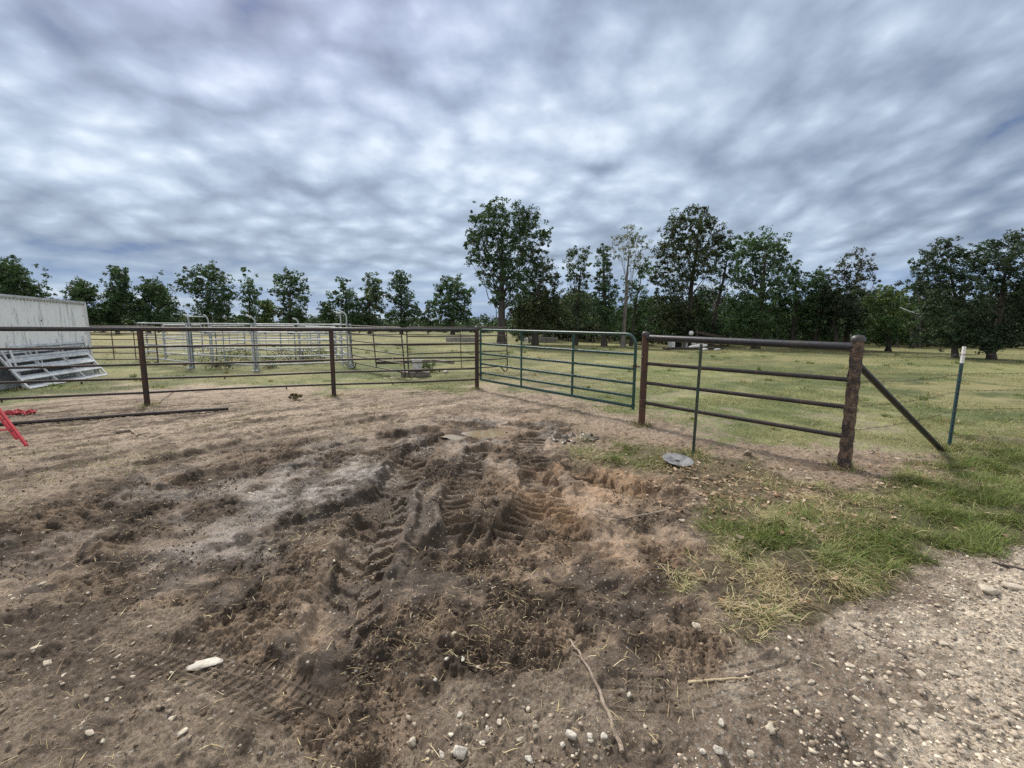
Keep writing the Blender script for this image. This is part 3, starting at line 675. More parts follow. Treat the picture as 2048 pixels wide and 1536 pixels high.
def straw():
    n = 330000; x, y = scatter_sector(n, 1.2, 10.5, -58, 52, .42); mk = masks(x, y); U, V = mk['U'], mk['V']
    # straw trodden into the mud in patches
    pat = np.clip(blob(U, V, 900, 1040, 110, 60)+blob(U, V, 1040, 930, 80, 50)+.9*blob(U, V, 650, 1090, 90, 50)+1.1*blob(U, V, 960, 1280, 160, 80, 8)+.8*blob(U, V, 1030, 1180, 110, 50)
                  + .6*blob(U, V, 280, 1150, 260, 60, -12)+.5*blob(U, V, 830, 1330, 90, 70)+.5*blob(U, V, 1330, 1330, 100, 40)+.9*blob(U, V, 1420, 1020, 160, 60, 12)
                  + .6*blob(U, V, 400, 1050, 380, 120, -10), 0, 1.2)
    dens = (.045+.24*pat*np.clip(.5+1.6*fbm(x, y, 3, 2, 221), 0, 1.4))*(1-mk['field'])*(1-.8*mk['gravel'])*(1-.75*mk['wet'])
    k = nr.rand(n) < dens; x, y = x[k], y[k]; n = len(x); z = relief(x, y)+.003
    P = [blades(x, y, z, .012+.075*nr.rand(n)**2.4, .0016+.0024*nr.rand(n), nr.rand(n)*6.283, 1.05+.45*nr.rand(n), pick(STRAWS+[(.20, .15, .10), (.10, .075, .05), (.045, .034, .026)], [1.6, 2, .8, 3, 5, 4, 5], n, .35), .25)]
    add_stuff('straw_litter', P, M['straw'], 'broken stalks of dry straw trodden into the mud', 'straw')
    # dead leaves on the bank
    n = 26000; x, y = scatter_sector(n, 2.5, 8, 2, 60, .5); mk = masks(x, y); U, V = mk['U'], mk['V']
    dens = np.clip(1.0*blob(U, V, 1430, 975, 150, 45, 12)+.9*blob(U, V, 1560, 1030, 130, 50, 10)+.5*blob(U, V, 1720, 950, 150, 50)+.10*mk['verge']+.5*blob(U, V, 1350, 955, 60, 16), 0, 1)*.6*np.clip(.6+fbm(x, y, 3, 2, 231), .1, 1.3)
    k = nr.rand(n) < dens; x, y = x[k], y[k]; n = len(x); z = relief(x, y)+.006
    a = nr.rand(n)*6.283; L = .009+.024*nr.rand(n)**1.6; ca, sa = np.cos(a), np.sin(a); tilt = .6*nr.randn(n); cur = .6*nr.randn(n)
    def pt(u, v, w): return np.stack([x+L*(u*ca-v*sa), y+L*(u*sa+v*ca), z+np.abs(L*(w+u*tilt))], 1)
    Vv = np.stack([pt(-1, 0, 0), pt(-.1, -.55, .3*cur), pt(1, 0, 0), pt(.1, .55, .4*cur), pt(-.5, .5, .2), pt(.5, -.5, .25)], 1).reshape(-1, 3)
    kk = np.arange(n)[:, None]*6
    col = pick([(.20, .135, .085), (.30, .22, .15), (.13, .085, .055), (.38, .31, .24), (.24, .15, .08)], [3, 3, 2, 2, 1], n, .3)
    me = np_mesh('leaf_litter', Vv, None, np.concatenate([kk+np.array([[0, 1, 5]]), kk+np.array([[0, 5, 2]]), kk+np.array([[0, 2, 3]]), kk+np.array([[0, 3, 4]])]), np.repeat(col, 6, 0))
    tag(link('leaf_litter', me, M['litter']), 'brown dead leaves scattered over the bank below the metal disc', 'leaves', kind='stuff')
straw()
# icosahedron based stones
def ico(sub):
    t = (1+5**.5)/2
    v = [(-1, t, 0), (1, t, 0), (-1, -t, 0), (1, -t, 0), (0, -1, t), (0, 1, t), (0, -1, -t), (0, 1, -t), (t, 0, -1), (t, 0, 1), (-t, 0, -1), (-t, 0, 1)]
    f = [(0, 11, 5), (0, 5, 1), (0, 1, 7), (0, 7, 10), (0, 10, 11), (1, 5, 9), (5, 11, 4), (11, 10, 2), (10, 7, 6), (7, 1, 8), (3, 9, 4), (3, 4, 2), (3, 2, 6), (3, 6, 8), (3, 8, 9), (4, 9, 5), (2, 4, 11), (6, 2, 10), (8, 6, 7), (9, 8, 1)]
    v = [Vector(p).normalized() for p in v]
    for _ in range(sub):
        cache = {}; nf = []
        def midp(a, b_):
            k = (min(a, b_), max(a, b_))
            if k not in cache: v.append(((v[a]+v[b_])/2).normalized()); cache[k] = len(v)-1
            return cache[k]
        for a, b_, c_ in f:
            ab, bc, ca = midp(a, b_), midp(b_, c_), midp(c_, a); nf += [(a, ab, ca), (b_, bc, ab), (c_, ca, bc), (ab, bc, ca)]
        f = nf
    return np.array([tuple(p) for p in v]), np.array(f)
I0, I1, I2, I3 = ico(0), ico(1), ico(2), ico(3)
def stones(name, x, y, size, cols, mat, label, cat, sink=.35, flat=.6):
    n = len(x); z = relief(x, y); v0, f0 = I0; m_ = len(v0)
    a = nr.rand(n)*6.283; ca, sa = np.cos(a)[:, None], np.sin(a)[:, None]
    P = v0[None]*(1+.42*(nr.rand(n, m_, 1)*2-1))*np.stack([.8+.6*nr.rand(n), .7+.3*nr.rand(n), flat*(.7+.6*nr.rand(n))], 1)[:, None, :]*size[:, None, None]
    X = P[:, :, 0]*ca-P[:, :, 1]*sa+x[:, None]; Y = P[:, :, 0]*sa+P[:, :, 1]*ca+y[:, None]; Z = P[:, :, 2]+(z+size*flat*(1-2*sink))[:, None]
    V = np.stack([X, Y, Z], 2).reshape(-1, 3); Fc = (np.arange(n)[:, None, None]*m_+f0[None]).reshape(-1, 3)
    me = np_mesh(name, V, None, Fc, np.repeat(cols, m_, 0))
    return tag(link(name, me, mat), label, cat, kind='stuff')
def gravel():
    PC = [(.50, .43, .34), (.40, .335, .26), (.60, .54, .44), (.28, .23, .175), (.35, .295, .235)]
    n = 90000; x, y = scatter_sector(n, 1.15, 9.5, -58, 62, .36); mk = masks(x, y); U, V = mk['U'], mk['V']
    dens = .85*mk['gravel']*np.clip(.35+.9*fbm(x, y, 1.8, 3, 241)+.95*sst(1550, 2000, U)+.50*sst(1400, 1520, V)-.22, .05, 1)*(1-.8*blob(U, V, 1330, 1440, 150, 70))
    dens += (1-mk['gravel'])*(1-mk['field'])*(1-.9*mk['verge'])*(.020+.15*blob(U, V, 1000, 1480, 260, 75)+.12*blob(U, V, 180, 1380, 330, 140)+.10*blob(U, V, 350, 960, 420, 90))*(1-.6*mk['mud'])
    k = nr.rand(n) < np.clip(dens, 0, 1); x, y = x[k], y[k]; n = len(x)
    s = .0032+.0105*nr.rand(n)**2.8+.002*nr.rand(n)*(mk['gravel'][k])
    stones('gravel', x, y, s, pick(PC, [3, 4, 2, 3, 3], n, .2)*(.62+.38*np.clip(mk['gravel'][k]+.9*blob(U[k], V[k], 1000, 1500, 330, 90), 0, 1))[:, None], M['pebble'], 'small pale gravel spread over the road and pressed into the mud', 'gravel', .36, .5)
    n = 110000; x, y = scatter_sector(n, 1.25, 9.0, -58, 45, .42); mk = masks(x, y)
    dens = (.25+.75*mk['mud'])*(1-.8*mk['wet'])*(1-mk['field'])*(1-mk['gravel'])*(1-mk['verge'])*np.clip(.25+1.4*fbm(x, y, 2.2, 3, 251), .03, .9)*.7
    k = nr.rand(n) < dens; x, y = x[k], y[k]; n = len(x)
    stones('mud_clods', x, y, (.0025+.0085*nr.rand(n)**3), pick([(.10, .075, .053), (.06, .045, .033), (.18, .135, .095)], [2, 2, 2], n, .3), M['clod'], 'loose clods of dark mud thrown up along the wheel ruts', 'mud clods', .4, .75)
gravel()

# ------------------------------------------------------------------ single stones
def stone_mesh(seed, sx, sy, sz, ang, rough=.22, src=None, cut=True):
    v, f = src or I2; g = np.random.RandomState(seed); P = v.copy()
    off = g.rand(3)*20
    nn = fbm(P[:, 0]*1+off[0]+P[:, 2]*.7, P[:, 1]*1+off[1]-P[:, 2]*.5, 1.1, 3, 5)
    P = P*(1+rough*1.6*nn)[:, None]
    if cut:
        for _ in range(12):
            d_ = g.randn(3); d_ /= np.linalg.norm(d_); h = .50+.28*g.rand(); s = P@d_-h; P = P-np.maximum(s, 0)[:, None]*d_[None]
    P = P*np.array([sx, sy, sz]); ca, sa = math.cos(ang), math.sin(ang)
    return np.stack([P[:, 0]*ca-P[:, 1]*sa, P[:, 0]*sa+P[:, 1]*ca, P[:, 2]], 1), f
def stone(px, py, w, d_, h, ang, mat, label, seed, group=None, sink=.3, name='stone', cat='stone'):
    p = gnd(px, py); v, f = stone_mesh(seed, w/2, d_/2, h/2, R(ang))
    me = np_mesh(name, v, None, f, None, False); o = link(name, me, mat); o.location = (p.x, p.y, p.z+h*(.5-sink))
    return tag(o, label, cat, group)
stone(412, 1325, .165, .085, .024, 26, M['whitestone'], 'flat white slab of limestone lying on the tread marks in the mud', 3, sink=.1)
stone(1495, 912, .13, .12, .11, 10, M['brownstone'], 'angular brown rock on the bare path beneath the pipe rails', 5, sink=.2)
stone(878, 1100, .16, .09, .09, 10, M['darkstone'], 'dark muddy rock at the edge of the deep hole in the rut', 9, sink=.25)
stone(1975, 1185, .13, .09, .05, -20, M['stone'], 'grey stone at the grass edge of the gravel road', 15, sink=.3)
stone(2030, 1178, .16, .09, .05, -10, M['stone'], 'flat grey stone at the far right of the gravel road', 16, sink=.3)
stone(1395, 1250, .07, .06, .04, 0, M['stone'], 'buff stone half sunk in the brown mud below the straw heap', 17)
stone(908, 1268, .06, .05, .05, 0, M['stone'], 'buff stone among the straw in the middle of the mud', 18)
stone(922, 1515, .062, .055, .045, 0, M['whitestone'], 'largest pale stone at the bottom edge of the mud', 21, sink=.15)
for i, (px, py, s) in enumerate([(825, 1487, .04), (920, 1450, .03), (975, 1458, .026), (998, 1455, .034), (1142, 1488, .042), (1208, 1488, .036), (1540, 1476, .05), (1440, 1462, .03),
        (1435, 1518, .045), (1500, 1520, .036), (1405, 1515, .03), (1258, 1392, .03), (1055, 1422, .028), (885, 1517, .03), (1058, 1522, .03), (1040, 1487, .028), (893, 1333, .024), (925, 1335, .026),
        (955, 1335, .022), (870, 1375, .022), (950, 1345, .02), (1290, 1462, .022), (1180, 1490, .03), (1125, 1500, .025), (1070, 1460, .024), (965, 1490, .022)]):
    stone(px, py, s*1.15, s*.9, s*.75, i*37, M['whitestone'] if i % 3 else M['stone'], 'small pale stone lying loose on the wet mud at the bottom of the view', 40+i, 'pale stones loose on the mud', .12)
for i, (px, py, s) in enumerate([(1700, 1338, .05), (1720, 1300, .04), (1665, 1328, .035), (1662, 1310, .03), (1622, 1363, .045), (1842, 1350, .06), (1905, 1355, .06), (1888, 1295, .05),
        (1785, 1410, .05), (1715, 1407, .04), (1730, 1367, .045), (1595, 1328, .04), (1835, 1413, .05), (1878, 1438, .045), (1945, 1460, .06), (1940, 1402, .06), (1825, 1465, .045), (1600, 1290, .035), (1560, 1340, .03)]):
    stone(px, py, s*.95, s*.7, s*.5, i*53, M['stone'], 'pale stone standing proud of the gravel on the road at right', 80+i, 'pale stones on the gravel road', .2)
for i, (px, py, s) in enumerate([(95, 1328, .06), (70, 1305, .06), (300, 1253, .035), (128, 1352, .03), (215, 1400, .03), (345, 1440, .04), (365, 1475, .045), (310, 1325, .03), (205, 1480, .03), (180, 1468, .04),
        (235, 1310, .03), (85, 1172, .05), (175, 1183, .035), (25, 1199, .03), (500, 990, .05), (650, 1120, .035), (668, 1130, .04), (540, 1105, .03), (115, 1028, .06), (420, 950, .05)]):
    stone(px, py, s*1.1, s*.75, s*.45, i*41, M['stone'], 'pale pebble pressed into the brown dirt on the left side', 120+i, 'pale pebbles on the left dirt', .3)

# ------------------------------------------------------------------ pipe fences and gate
H_R = (1.12, .79, .52, .25)
def pipe_fence():
    p3, p2, p1 = at(954, 779), at(668, 791), at(295, 811)
    u = (p1-p2).normalized(); p0 = p1+u*3.3; pm = p0+u*3.3
    posts = [p3, p2, p1, p0, pm]
    t = thing('pipe_fence', 'long dark pipe fence with rusty posts running left from the gate', 'fence', p3)
    for i, p in enumerate(posts):
        f = MB(); z0 = gz(p.x, p.y)-.05; f.tube([(p.x, p.y, z0), (p.x, p.y, 1.43 if i else 1.50)], .047 if i else .050, 14); po = f.build('post', M['post'], t)
        if i == 0:
            f = MB(); f.lathe([(.001, .045), (.03, .04), (.052, .018), (.055, 0), (.055, -.03)], (p.x, p.y, 1.50), 14); f.build('post_cap', M['cap'], po)
    for k in range(4):
        a, b_ = posts[k], posts[k+1]; f = MB(); top = 1.455
        f.tube([(a.x, a.y, top), (b_.x, b_.y, top)] if k else [(a.x+.02, a.y, top), (b_.x, b_.y, top)], .042, 14); f.build('top_rail', M['toprail'] if k != 1 else M['rail'], t)
        for j, h in enumerate(H_R):
            f = MB(); n = 9; sg = .012*math.sin(k*2.1+j*1.7)
            d_ = (b_-a).normalized()*.045
            f.tube([tuple((a+d_).lerp(b_-d_, q/(n-1)))[:2]+(h+sg*math.sin(math.pi*q/(n-1)),) for q in range(n)], .0225, 10); r_ = f.build('rail', M['rail'], t)
            if j in (2, 3):
                q = .28+.33*((k+j) % 2); c = a.lerp(b_, q); f = MB(); f.tube([(c.x, c.y, h-.02), (c.x, c.y, h-.065)], .014, 8); f.build('rail_stub', M['rail'], r_)
    # thicker pipe spliced beside the third rail at the left end
    a = p1.lerp(p0, .72); n_ = Vector((u.y, -u.x, 0)); n_ = n_ if n_.y < 0 else -n_
    f = MB(); f.tube([(a+n_*.06+Vector((0, 0, .76)))[:], (a+u*1.6+n_*.06+Vector((0, 0, .70)))[:]], .048, 14); f.build('splice_pipe', M['rail'], t)
pipe_fence()
def corner(c, a, b_, r, n=8):
    """rounded corner points between directions a->c->b"""
    c, a, b_ = Vector(c), Vector(a), Vector(b_); u, v = (a-c).normalized(), (b_-c).normalized(); out = []
    o = c+(u+v)*r
    for k in range(n+1):
        t = math.pi/2*k/n; out.append(o-v*r*math.cos(t)-u*r*math.sin(t) if False else o-u*0+(-v*r)*math.cos(t)+(-u*r)*math.sin(t))
    return out
def gate():
    a0, b0 = at(957, 780), at(1275, 846); dv = (b0-a0).normalized(); a = a0+dv*.09; b_ = b0-dv*.10
    t = thing('tube_gate', 'closed green tubular farm gate with a rounded top corner', 'gate', a0)
    def P(s, z): q = a.lerp(b_, s); return Vector((q.x, q.y, z))
    L = (b_-a).length; top = 1.46; bot = .27; r = .14
    # frame: hinge upright, top rail with rounded corner, latch upright
    f = MB(); path = [P(0, bot-.01)]+[P(0, top-.12)]
    for k in range(7):
        q = math.pi/2*k/6; path.append(P((.10*(1-math.cos(q)))/L, top-.10+.10*math.sin(q)))
    for k in range(9):
        q = math.pi/2*k/8; path.append(P(1-(r*1.3*(1-math.sin(q)))/L, top-.012-r*1.3*(1-math.cos(q))))
    path += [P(1, bot-.06)]
    f.tube(path, .025, 12); f.build('frame', M['green'], t)
    for h in (1.125, .885, .645, .43, .262):
        f = MB(); f.tube([P(.004, h+.004), P(.5, h), P(.997, h)], .0235 if h > .3 else .026, 10); f.build('rail', M['green'], t)
    for s in (.345, .685):
        f = MB(); f.bar(P(s, bot), P(s, top), .012, .05, (dv.x, dv.y, 0)); f.build('brace', M['green'], t)
    for z in (1.2, .38):
        f = MB(); f.tube([P(0, z), Vector((a0.x+.01, a0.y, z))], .012, 8); f.lathe([(.032, -.03), (.032, .03)], P(0, z), 12); f.build('hinge', M['rail'], t)
    f = MB(); z = .93
    f.tube([P(1, z)-dv*.035, P(1, z)+dv*.10], .010, 8); f.lathe([(.034, -.025), (.034, .025)], P(1, z), 12); f.build('latch', M['wire'], t)
    f = MB()
    for k in range(6):
        c = P(1, .93)+dv*(.02+.026*k)-Vector((0, 0, .02*math.sin(k/5*math.pi)))
        f.tube([c+Vector((0, 0, .012))*math.cos(q)*1.0+dv*.017*math.sin(q) for q in [2*math.pi*i/8 for i in range(9)]], .0035, 6, False)
    f.build('chain', M['galv'], t)
    f = MB(); f.lathe([(.032, -.02), (.032, .02)], P(1, bot+.01), 12); f.build('collar', M['green'], t)
gate()
def right_panel():
    a, b_ = at(1283, 851), at(1688, 936); dv = (b_-a).normalized()
    t = thing('pipe_fence', 'short pipe fence of four rails between a rust-orange post and a peeling wooden-looking post', 'fence', a)
    t['label'] = 'short pipe fence between the gate latch and the thick peeling post'
    f = MB(); f.tube([(a.x, a.y, gz(a.x, a.y)-.05), (a.x, a.y, 1.47)], .052, 16); po = f.build('post', M['rustpost'], t)
    f = MB(); f.lathe([(.001, .035), (.03, .03), (.054, .012), (.058, 0), (.058, -.03)], (a.x, a.y, 1.47), 16); f.build('post_cap', M['cap'], po)
    z0 = gz(b_.x, b_.y)-.05
    f = MB(); n = 26; f.tube([(b_.x+.006*math.sin(k*1.9), b_.y, z0+(1.46-z0)*k/n) for k in range(n+1)], [.060+.0022*math.sin(k*2.7)+.010*max(0, 1-k/8) for k in range(n+1)], 18)
    po = f.build('post', M['peelpost'], t); po['label'] = 'thick dark post with peeling bark-like coating and wire wraps'
    f = MB(); f.lathe([(.001, .045), (.04, .04), (.064, .02), (.070, 0), (.070, -.022), (.062, -.026)], (b_.x, b_.y, 1.465), 18); f.build('post_cap', M['cap'], po)
    for h in (1.33, 1.30, 1.27, .98, .96, .69, .67, .45, .30):
        f = MB(); f.tube([(b_.x+.071*math.cos(q), b_.y+.071*math.sin(q), h+.018*math.sin(q+h*9)+.01*q/6) for q in [2*math.pi*i/16 for i in range(18)]], .0032, 5, False)
        f.build('wire_wrap', M['wire'], po)
    f = MB(); f.tube([a+dv*.03+Vector((0, 0, 1.405)), b_-dv*.04+Vector((0, 0, 1.375))], .046, 16); f.build('top_rail', M['toprail'], t)
    for h, h2 in ((1.0, 1.01), (.695, .70), (.375, .365)):
        f = MB(); f.tube([a+dv*.04+Vector((0, 0, h)), b_-dv*.05+Vector((0, 0, h2))], .0265, 12); f.build('rail', M['rail'], t)
    f = MB(); e = gnd(1890, 897); f.tube([b_+Vector((.05, .01, 1.17)), e+Vector((0, 0, -.03))], .035, 12)
    o = f.build('diagonal_brace', M['toprail'], t)
    return b_
post5 = right_panel()

# ------------------------------------------------------------------ studded stakes and barbed wire
def stake(px, py, h, mat, label, tip=None):
    p = gnd(px, py); t = thing('metal_stake', label, 'fence post', p)
    f = MB(); up_ = Vector((.012, .0, 1)).normalized(); q0 = p-Vector((0, 0, .08)); q1 = p+up_*(h-(.22 if tip else 0))
    f.bar(q0, q1, .036, .006, (0, 1, 0)); f.bar(q0+Vector((0, .018, 0)), q1+Vector((0, .018, 0)), .006, .030, (0, 1, 0));     k = .08
    while k < h-(.26 if tip else .02):
        c = p+up_*k; f.box(c-Vector((0, .006, 0)), (.007, 0, 0), (0, .006, 0), (0, 0, .010)); k += .054
    f.build('stem', mat, t, False)
    if tip:
        f = MB(); q2 = p+up_*h; f.bar(q1, q2, .037, .0065, (0, 1, 0)); f.bar(q1+Vector((0, .018, 0)), q2+Vector((0, .018, 0)), .0065, .030, (0, 1, 0)); f.build('painted_tip', M['white'], t, False)
    return p
stake(1386, 908, 1.37, M['tgreen'], 'thin studded green metal stake standing before the short pipe fence')
st2p = stake(1899, 892, 1.36, M['blugreen'], 'dark green metal stake with a white painted tip', True)
def barbed():
    a = Vector((post5.x+.06, post5.y-.03, 0)); b_ = Vector((st2p.x, st2p.y-.022, 0)); u = (b_-a).normalized()
    e = Vector((11.0, 6.9, 0))
    for i, (h1, h2, h3, lb) in enumerate([(1.30, 1.245, 1.30, 'topmost strand of barbed wire from the peeling post past the white-tipped stake'),
                                          (1.0, .985, 1.06, 'second strand of barbed wire down, crossing the diagonal brace'),
                                          (.72, .76, .82, 'third strand of barbed wire down, at half the height of the stake'),
                                          (.45, .50, .55, 'lowest strand of barbed wire, near the grass')]):
        f = MB(); pts = []
        for (p, q, z1, z2) in ((a, b_, h1, h2), (b_, e, h2, h3)):
            for k in range(14):
                s = k/13; c = p.lerp(q, s); pts.append(Vector((c.x, c.y, z1+(z2-z1)*s-.035*math.sin(math.pi*s)+.004*math.sin(k*2.3+i))))
        f.tube(pts, .0024, 5)
        for p, q in zip(pts, pts[1:]):
            L = (q-p).length
            for k in range(max(1, int(L/.125))):
                c = p.lerp(q, (k+.5)/max(1, int(L/.125))); an = rnd.random()*3
                for s in (0, 1.2): d_ = Vector((.25, math.cos(an+s), math.sin(an+s)))*.017; f.tube([c-d_, c+d_], .0018, 4)
        tag(f.build('barbed_wire', M['wire'], None, origin=a), lb, 'barbed wire', 'strands of barbed wire at right')
barbed()

# ------------------------------------------------------------------ things lying about
def disc():
    p = gnd(1355, 929); ax = Vector((.05, -.14, 1)).normalized()
    f = MB(); f.lathe([(.028, .0), (.07, .004), (.12, .012), (.165, .022), (.172, .020), (.168, .012), (.12, .002), (.06, -.008), (.028, -.010), (.028, 0)], p+Vector((0, 0, .035)), 40, ax)
    o = f.build('metal_disc', M['disc'], None, origin=p); tag(o, 'round grey metal disc with a centre hole on the grass tuft', 'disc')
disc()
def ground_pipe():
    pts = []
    for px, py in ((-120, 862), (30, 851), (150, 842), (300, 831), (457, 821)):
        p = at(px, py); pts.append(Vector((p.x, p.y, .035)))
    f = MB(); f.tube(pts, .029, 12); f.build('loose_pipe', M['rail'], None, origin=pts[-1])
    o = bpy.data.objects['loose_pipe']; tag(o, 'long rusty pipe lying on the dirt in front of the pipe fence', 'pipe')
ground_pipe()
def stick(pts, r, mat, label, name='stick', twigs=(), cat='stick'):
    P = []
    ps = [gnd(*q) for q in pts]
    n = 5*(len(ps)-1)
    for k in range(n+1):
        s = k/n*(len(ps)-1); i = min(int(s), len(ps)-2); p = ps[i].lerp(ps[i+1], s-i); p.z += r+.003+.002*math.sin(k*2.1); p.x += .004*math.sin(k*1.7); P.append(p)
    f = MB(); f.tube(P, [r*(1.05-.5*k/n)*(1+.12*math.sin(k*2.9)) for k in range(n+1)], 8)
    for s, dx_, dy_, dz_ in twigs:
        q = P[int(s*n)]; f.tube([q, q+Vector((dx_, dy_, dz_))], [r*.5, r*.2], 6)
    tag(f.build(name, mat, None, origin=P[0]), label, cat)
stick([(1244, 1512), (1215, 1440), (1190, 1375), (1160, 1318), (1138, 1282)], .0088, M['stick'], 'long crooked bare stick lying on the wet mud', twigs=((.72, -.05, .03, .02), (.9, .05, .04, .015)))
stick([(1812, 1322), (1755, 1288), (1698, 1254)], .006, M['darkstick'], 'thin dark twig lying on the gravel', 'twig', cat='twig')
stick([(1376, 1365), (1440, 1361), (1503, 1354)], .006, M['strawstick'], 'pale straight stalk lying on the mud beside the gravel', 'twig', cat='twig')
stick([(1330, 1032), (1250, 1040), (1190, 1052)], .008, M['stick'], 'pale root-like stick along the edge of the orange clay', twigs=((.3, .05, .05, .01),))
stick([(2060, 1142), (2020, 1135), (1985, 1126)], .012, M['darkstick'], 'dark bark strip at the right edge where grass meets gravel', 'twig', cat='twig')
stick([(232, 868), (262, 862), (276, 873)], .022, M['stick'], 'short forked branch on the dry dirt near the loose pipe', 'branch', twigs=((.3, -.35, .02, .02), (.55, -.18, .14, .03), (.9, .2, .0, .02)), cat='branch')
stick([(318, 808), (335, 795), (352, 782)], .010, M['darkstick'], 'thin bent twig beside the foot of the left rusty post', 'twig', cat='twig')

def torn_sack():
    c = gnd(1145, 876); g = np.random.RandomState(4); n, m_ = 34, 16; V = []; Q = []
    for j in range(m_):
        for i in range(n):
            u, v = i/(n-1)-.5, j/(m_-1)-.5
            w = 1+.35*math.sin(i*.9)*math.sin(j*.7+2)
            x = c.x+u*.66*(1+.2*math.sin(j*.8)); y = c.y+v*.42*w+.16*u
            V.append((x, y, 0))
    V = np.array(V); zz_ = relief(V[:, 0], V[:, 1]); V[:, 2] = zz_+.006+.038*np.abs(fbm(V[:, 0], V[:, 1], 7, 3, 301))-.03*sst(.0, .5, fbm(V[:, 0], V[:, 1], 4.5, 2, 311))
    for j in range(m_-1):
        for i in range(n-1): Q.append((j*n+i, j*n+i+1, (j+1)*n+i+1, (j+1)*n+i))
    me = np_mesh('torn_sack', V-np.array([[c.x, c.y, c.z]]), np.array(Q), None, None, True); o = link('torn_sack', me, M['sack']); o.location = c
    sl = o.modifiers.new('thickness', 'SOLIDIFY'); sl.thickness = .003
    tag(o, 'crumpled torn white sack half buried in the mud before the gate', 'sack')
torn_sack()

def red_frame():
    e = gnd(54, 893); t = thing('red_stand', 'bright red tubular stand poking in at the left edge', 'stand', e)
    Y = e.y
    f = MB(); f.bar(e+Vector((0, 0, .01)), deep(-60, 742, Y+.25), .030, .034); f.build('leg', M['red'], t, True, .004)
    f = MB(); f.tube([deep(34, 878, Y+.05), deep(4, 840, Y+.10), deep(-70, 748, Y+.28)], .017, 12); f.build('brace_tube', M['red'], t)
    f = MB(); f.tube([deep(-40, 862, Y+.12), deep(20, 859, Y+.06)], .011, 10); f.build('crossbar', M['red'], t)
    f = MB()
    for px, py in ((8, 838), (24, 862)): f.lathe([(.001, .012), (.010, .010), (.012, 0)], deep(px, py, Y-.0), 6, Vector((0, -1, 0)))
    f.build('bolt', M['wire'], t)
    e2 = gnd(-150, 905); f = MB(); f.bar(e2, deep(-62, 742, Y+.26), .03, .034); f.build('leg', M['red'], t, True, .004)
red_frame()
def red_strap():
    c = gnd(35, 829); f = MB()
    for k in range(5):
        P = []
        for i in range(16):
            s = i/15; P.append(Vector((c.x-.22+.5*s+.05*math.sin(k*2+i*.9), c.y+.10*math.sin(i*.7+k*1.9)+.04*k-.08, c.z+.02+.03*abs(math.sin(i*.8+k)))))
        f.tube(P, .014, 6)
    tag(f.build('red_strap', M['redcloth'], None, origin=c), 'tangled heap of red strap on the dirt behind the red stand', 'strap')
red_strap()

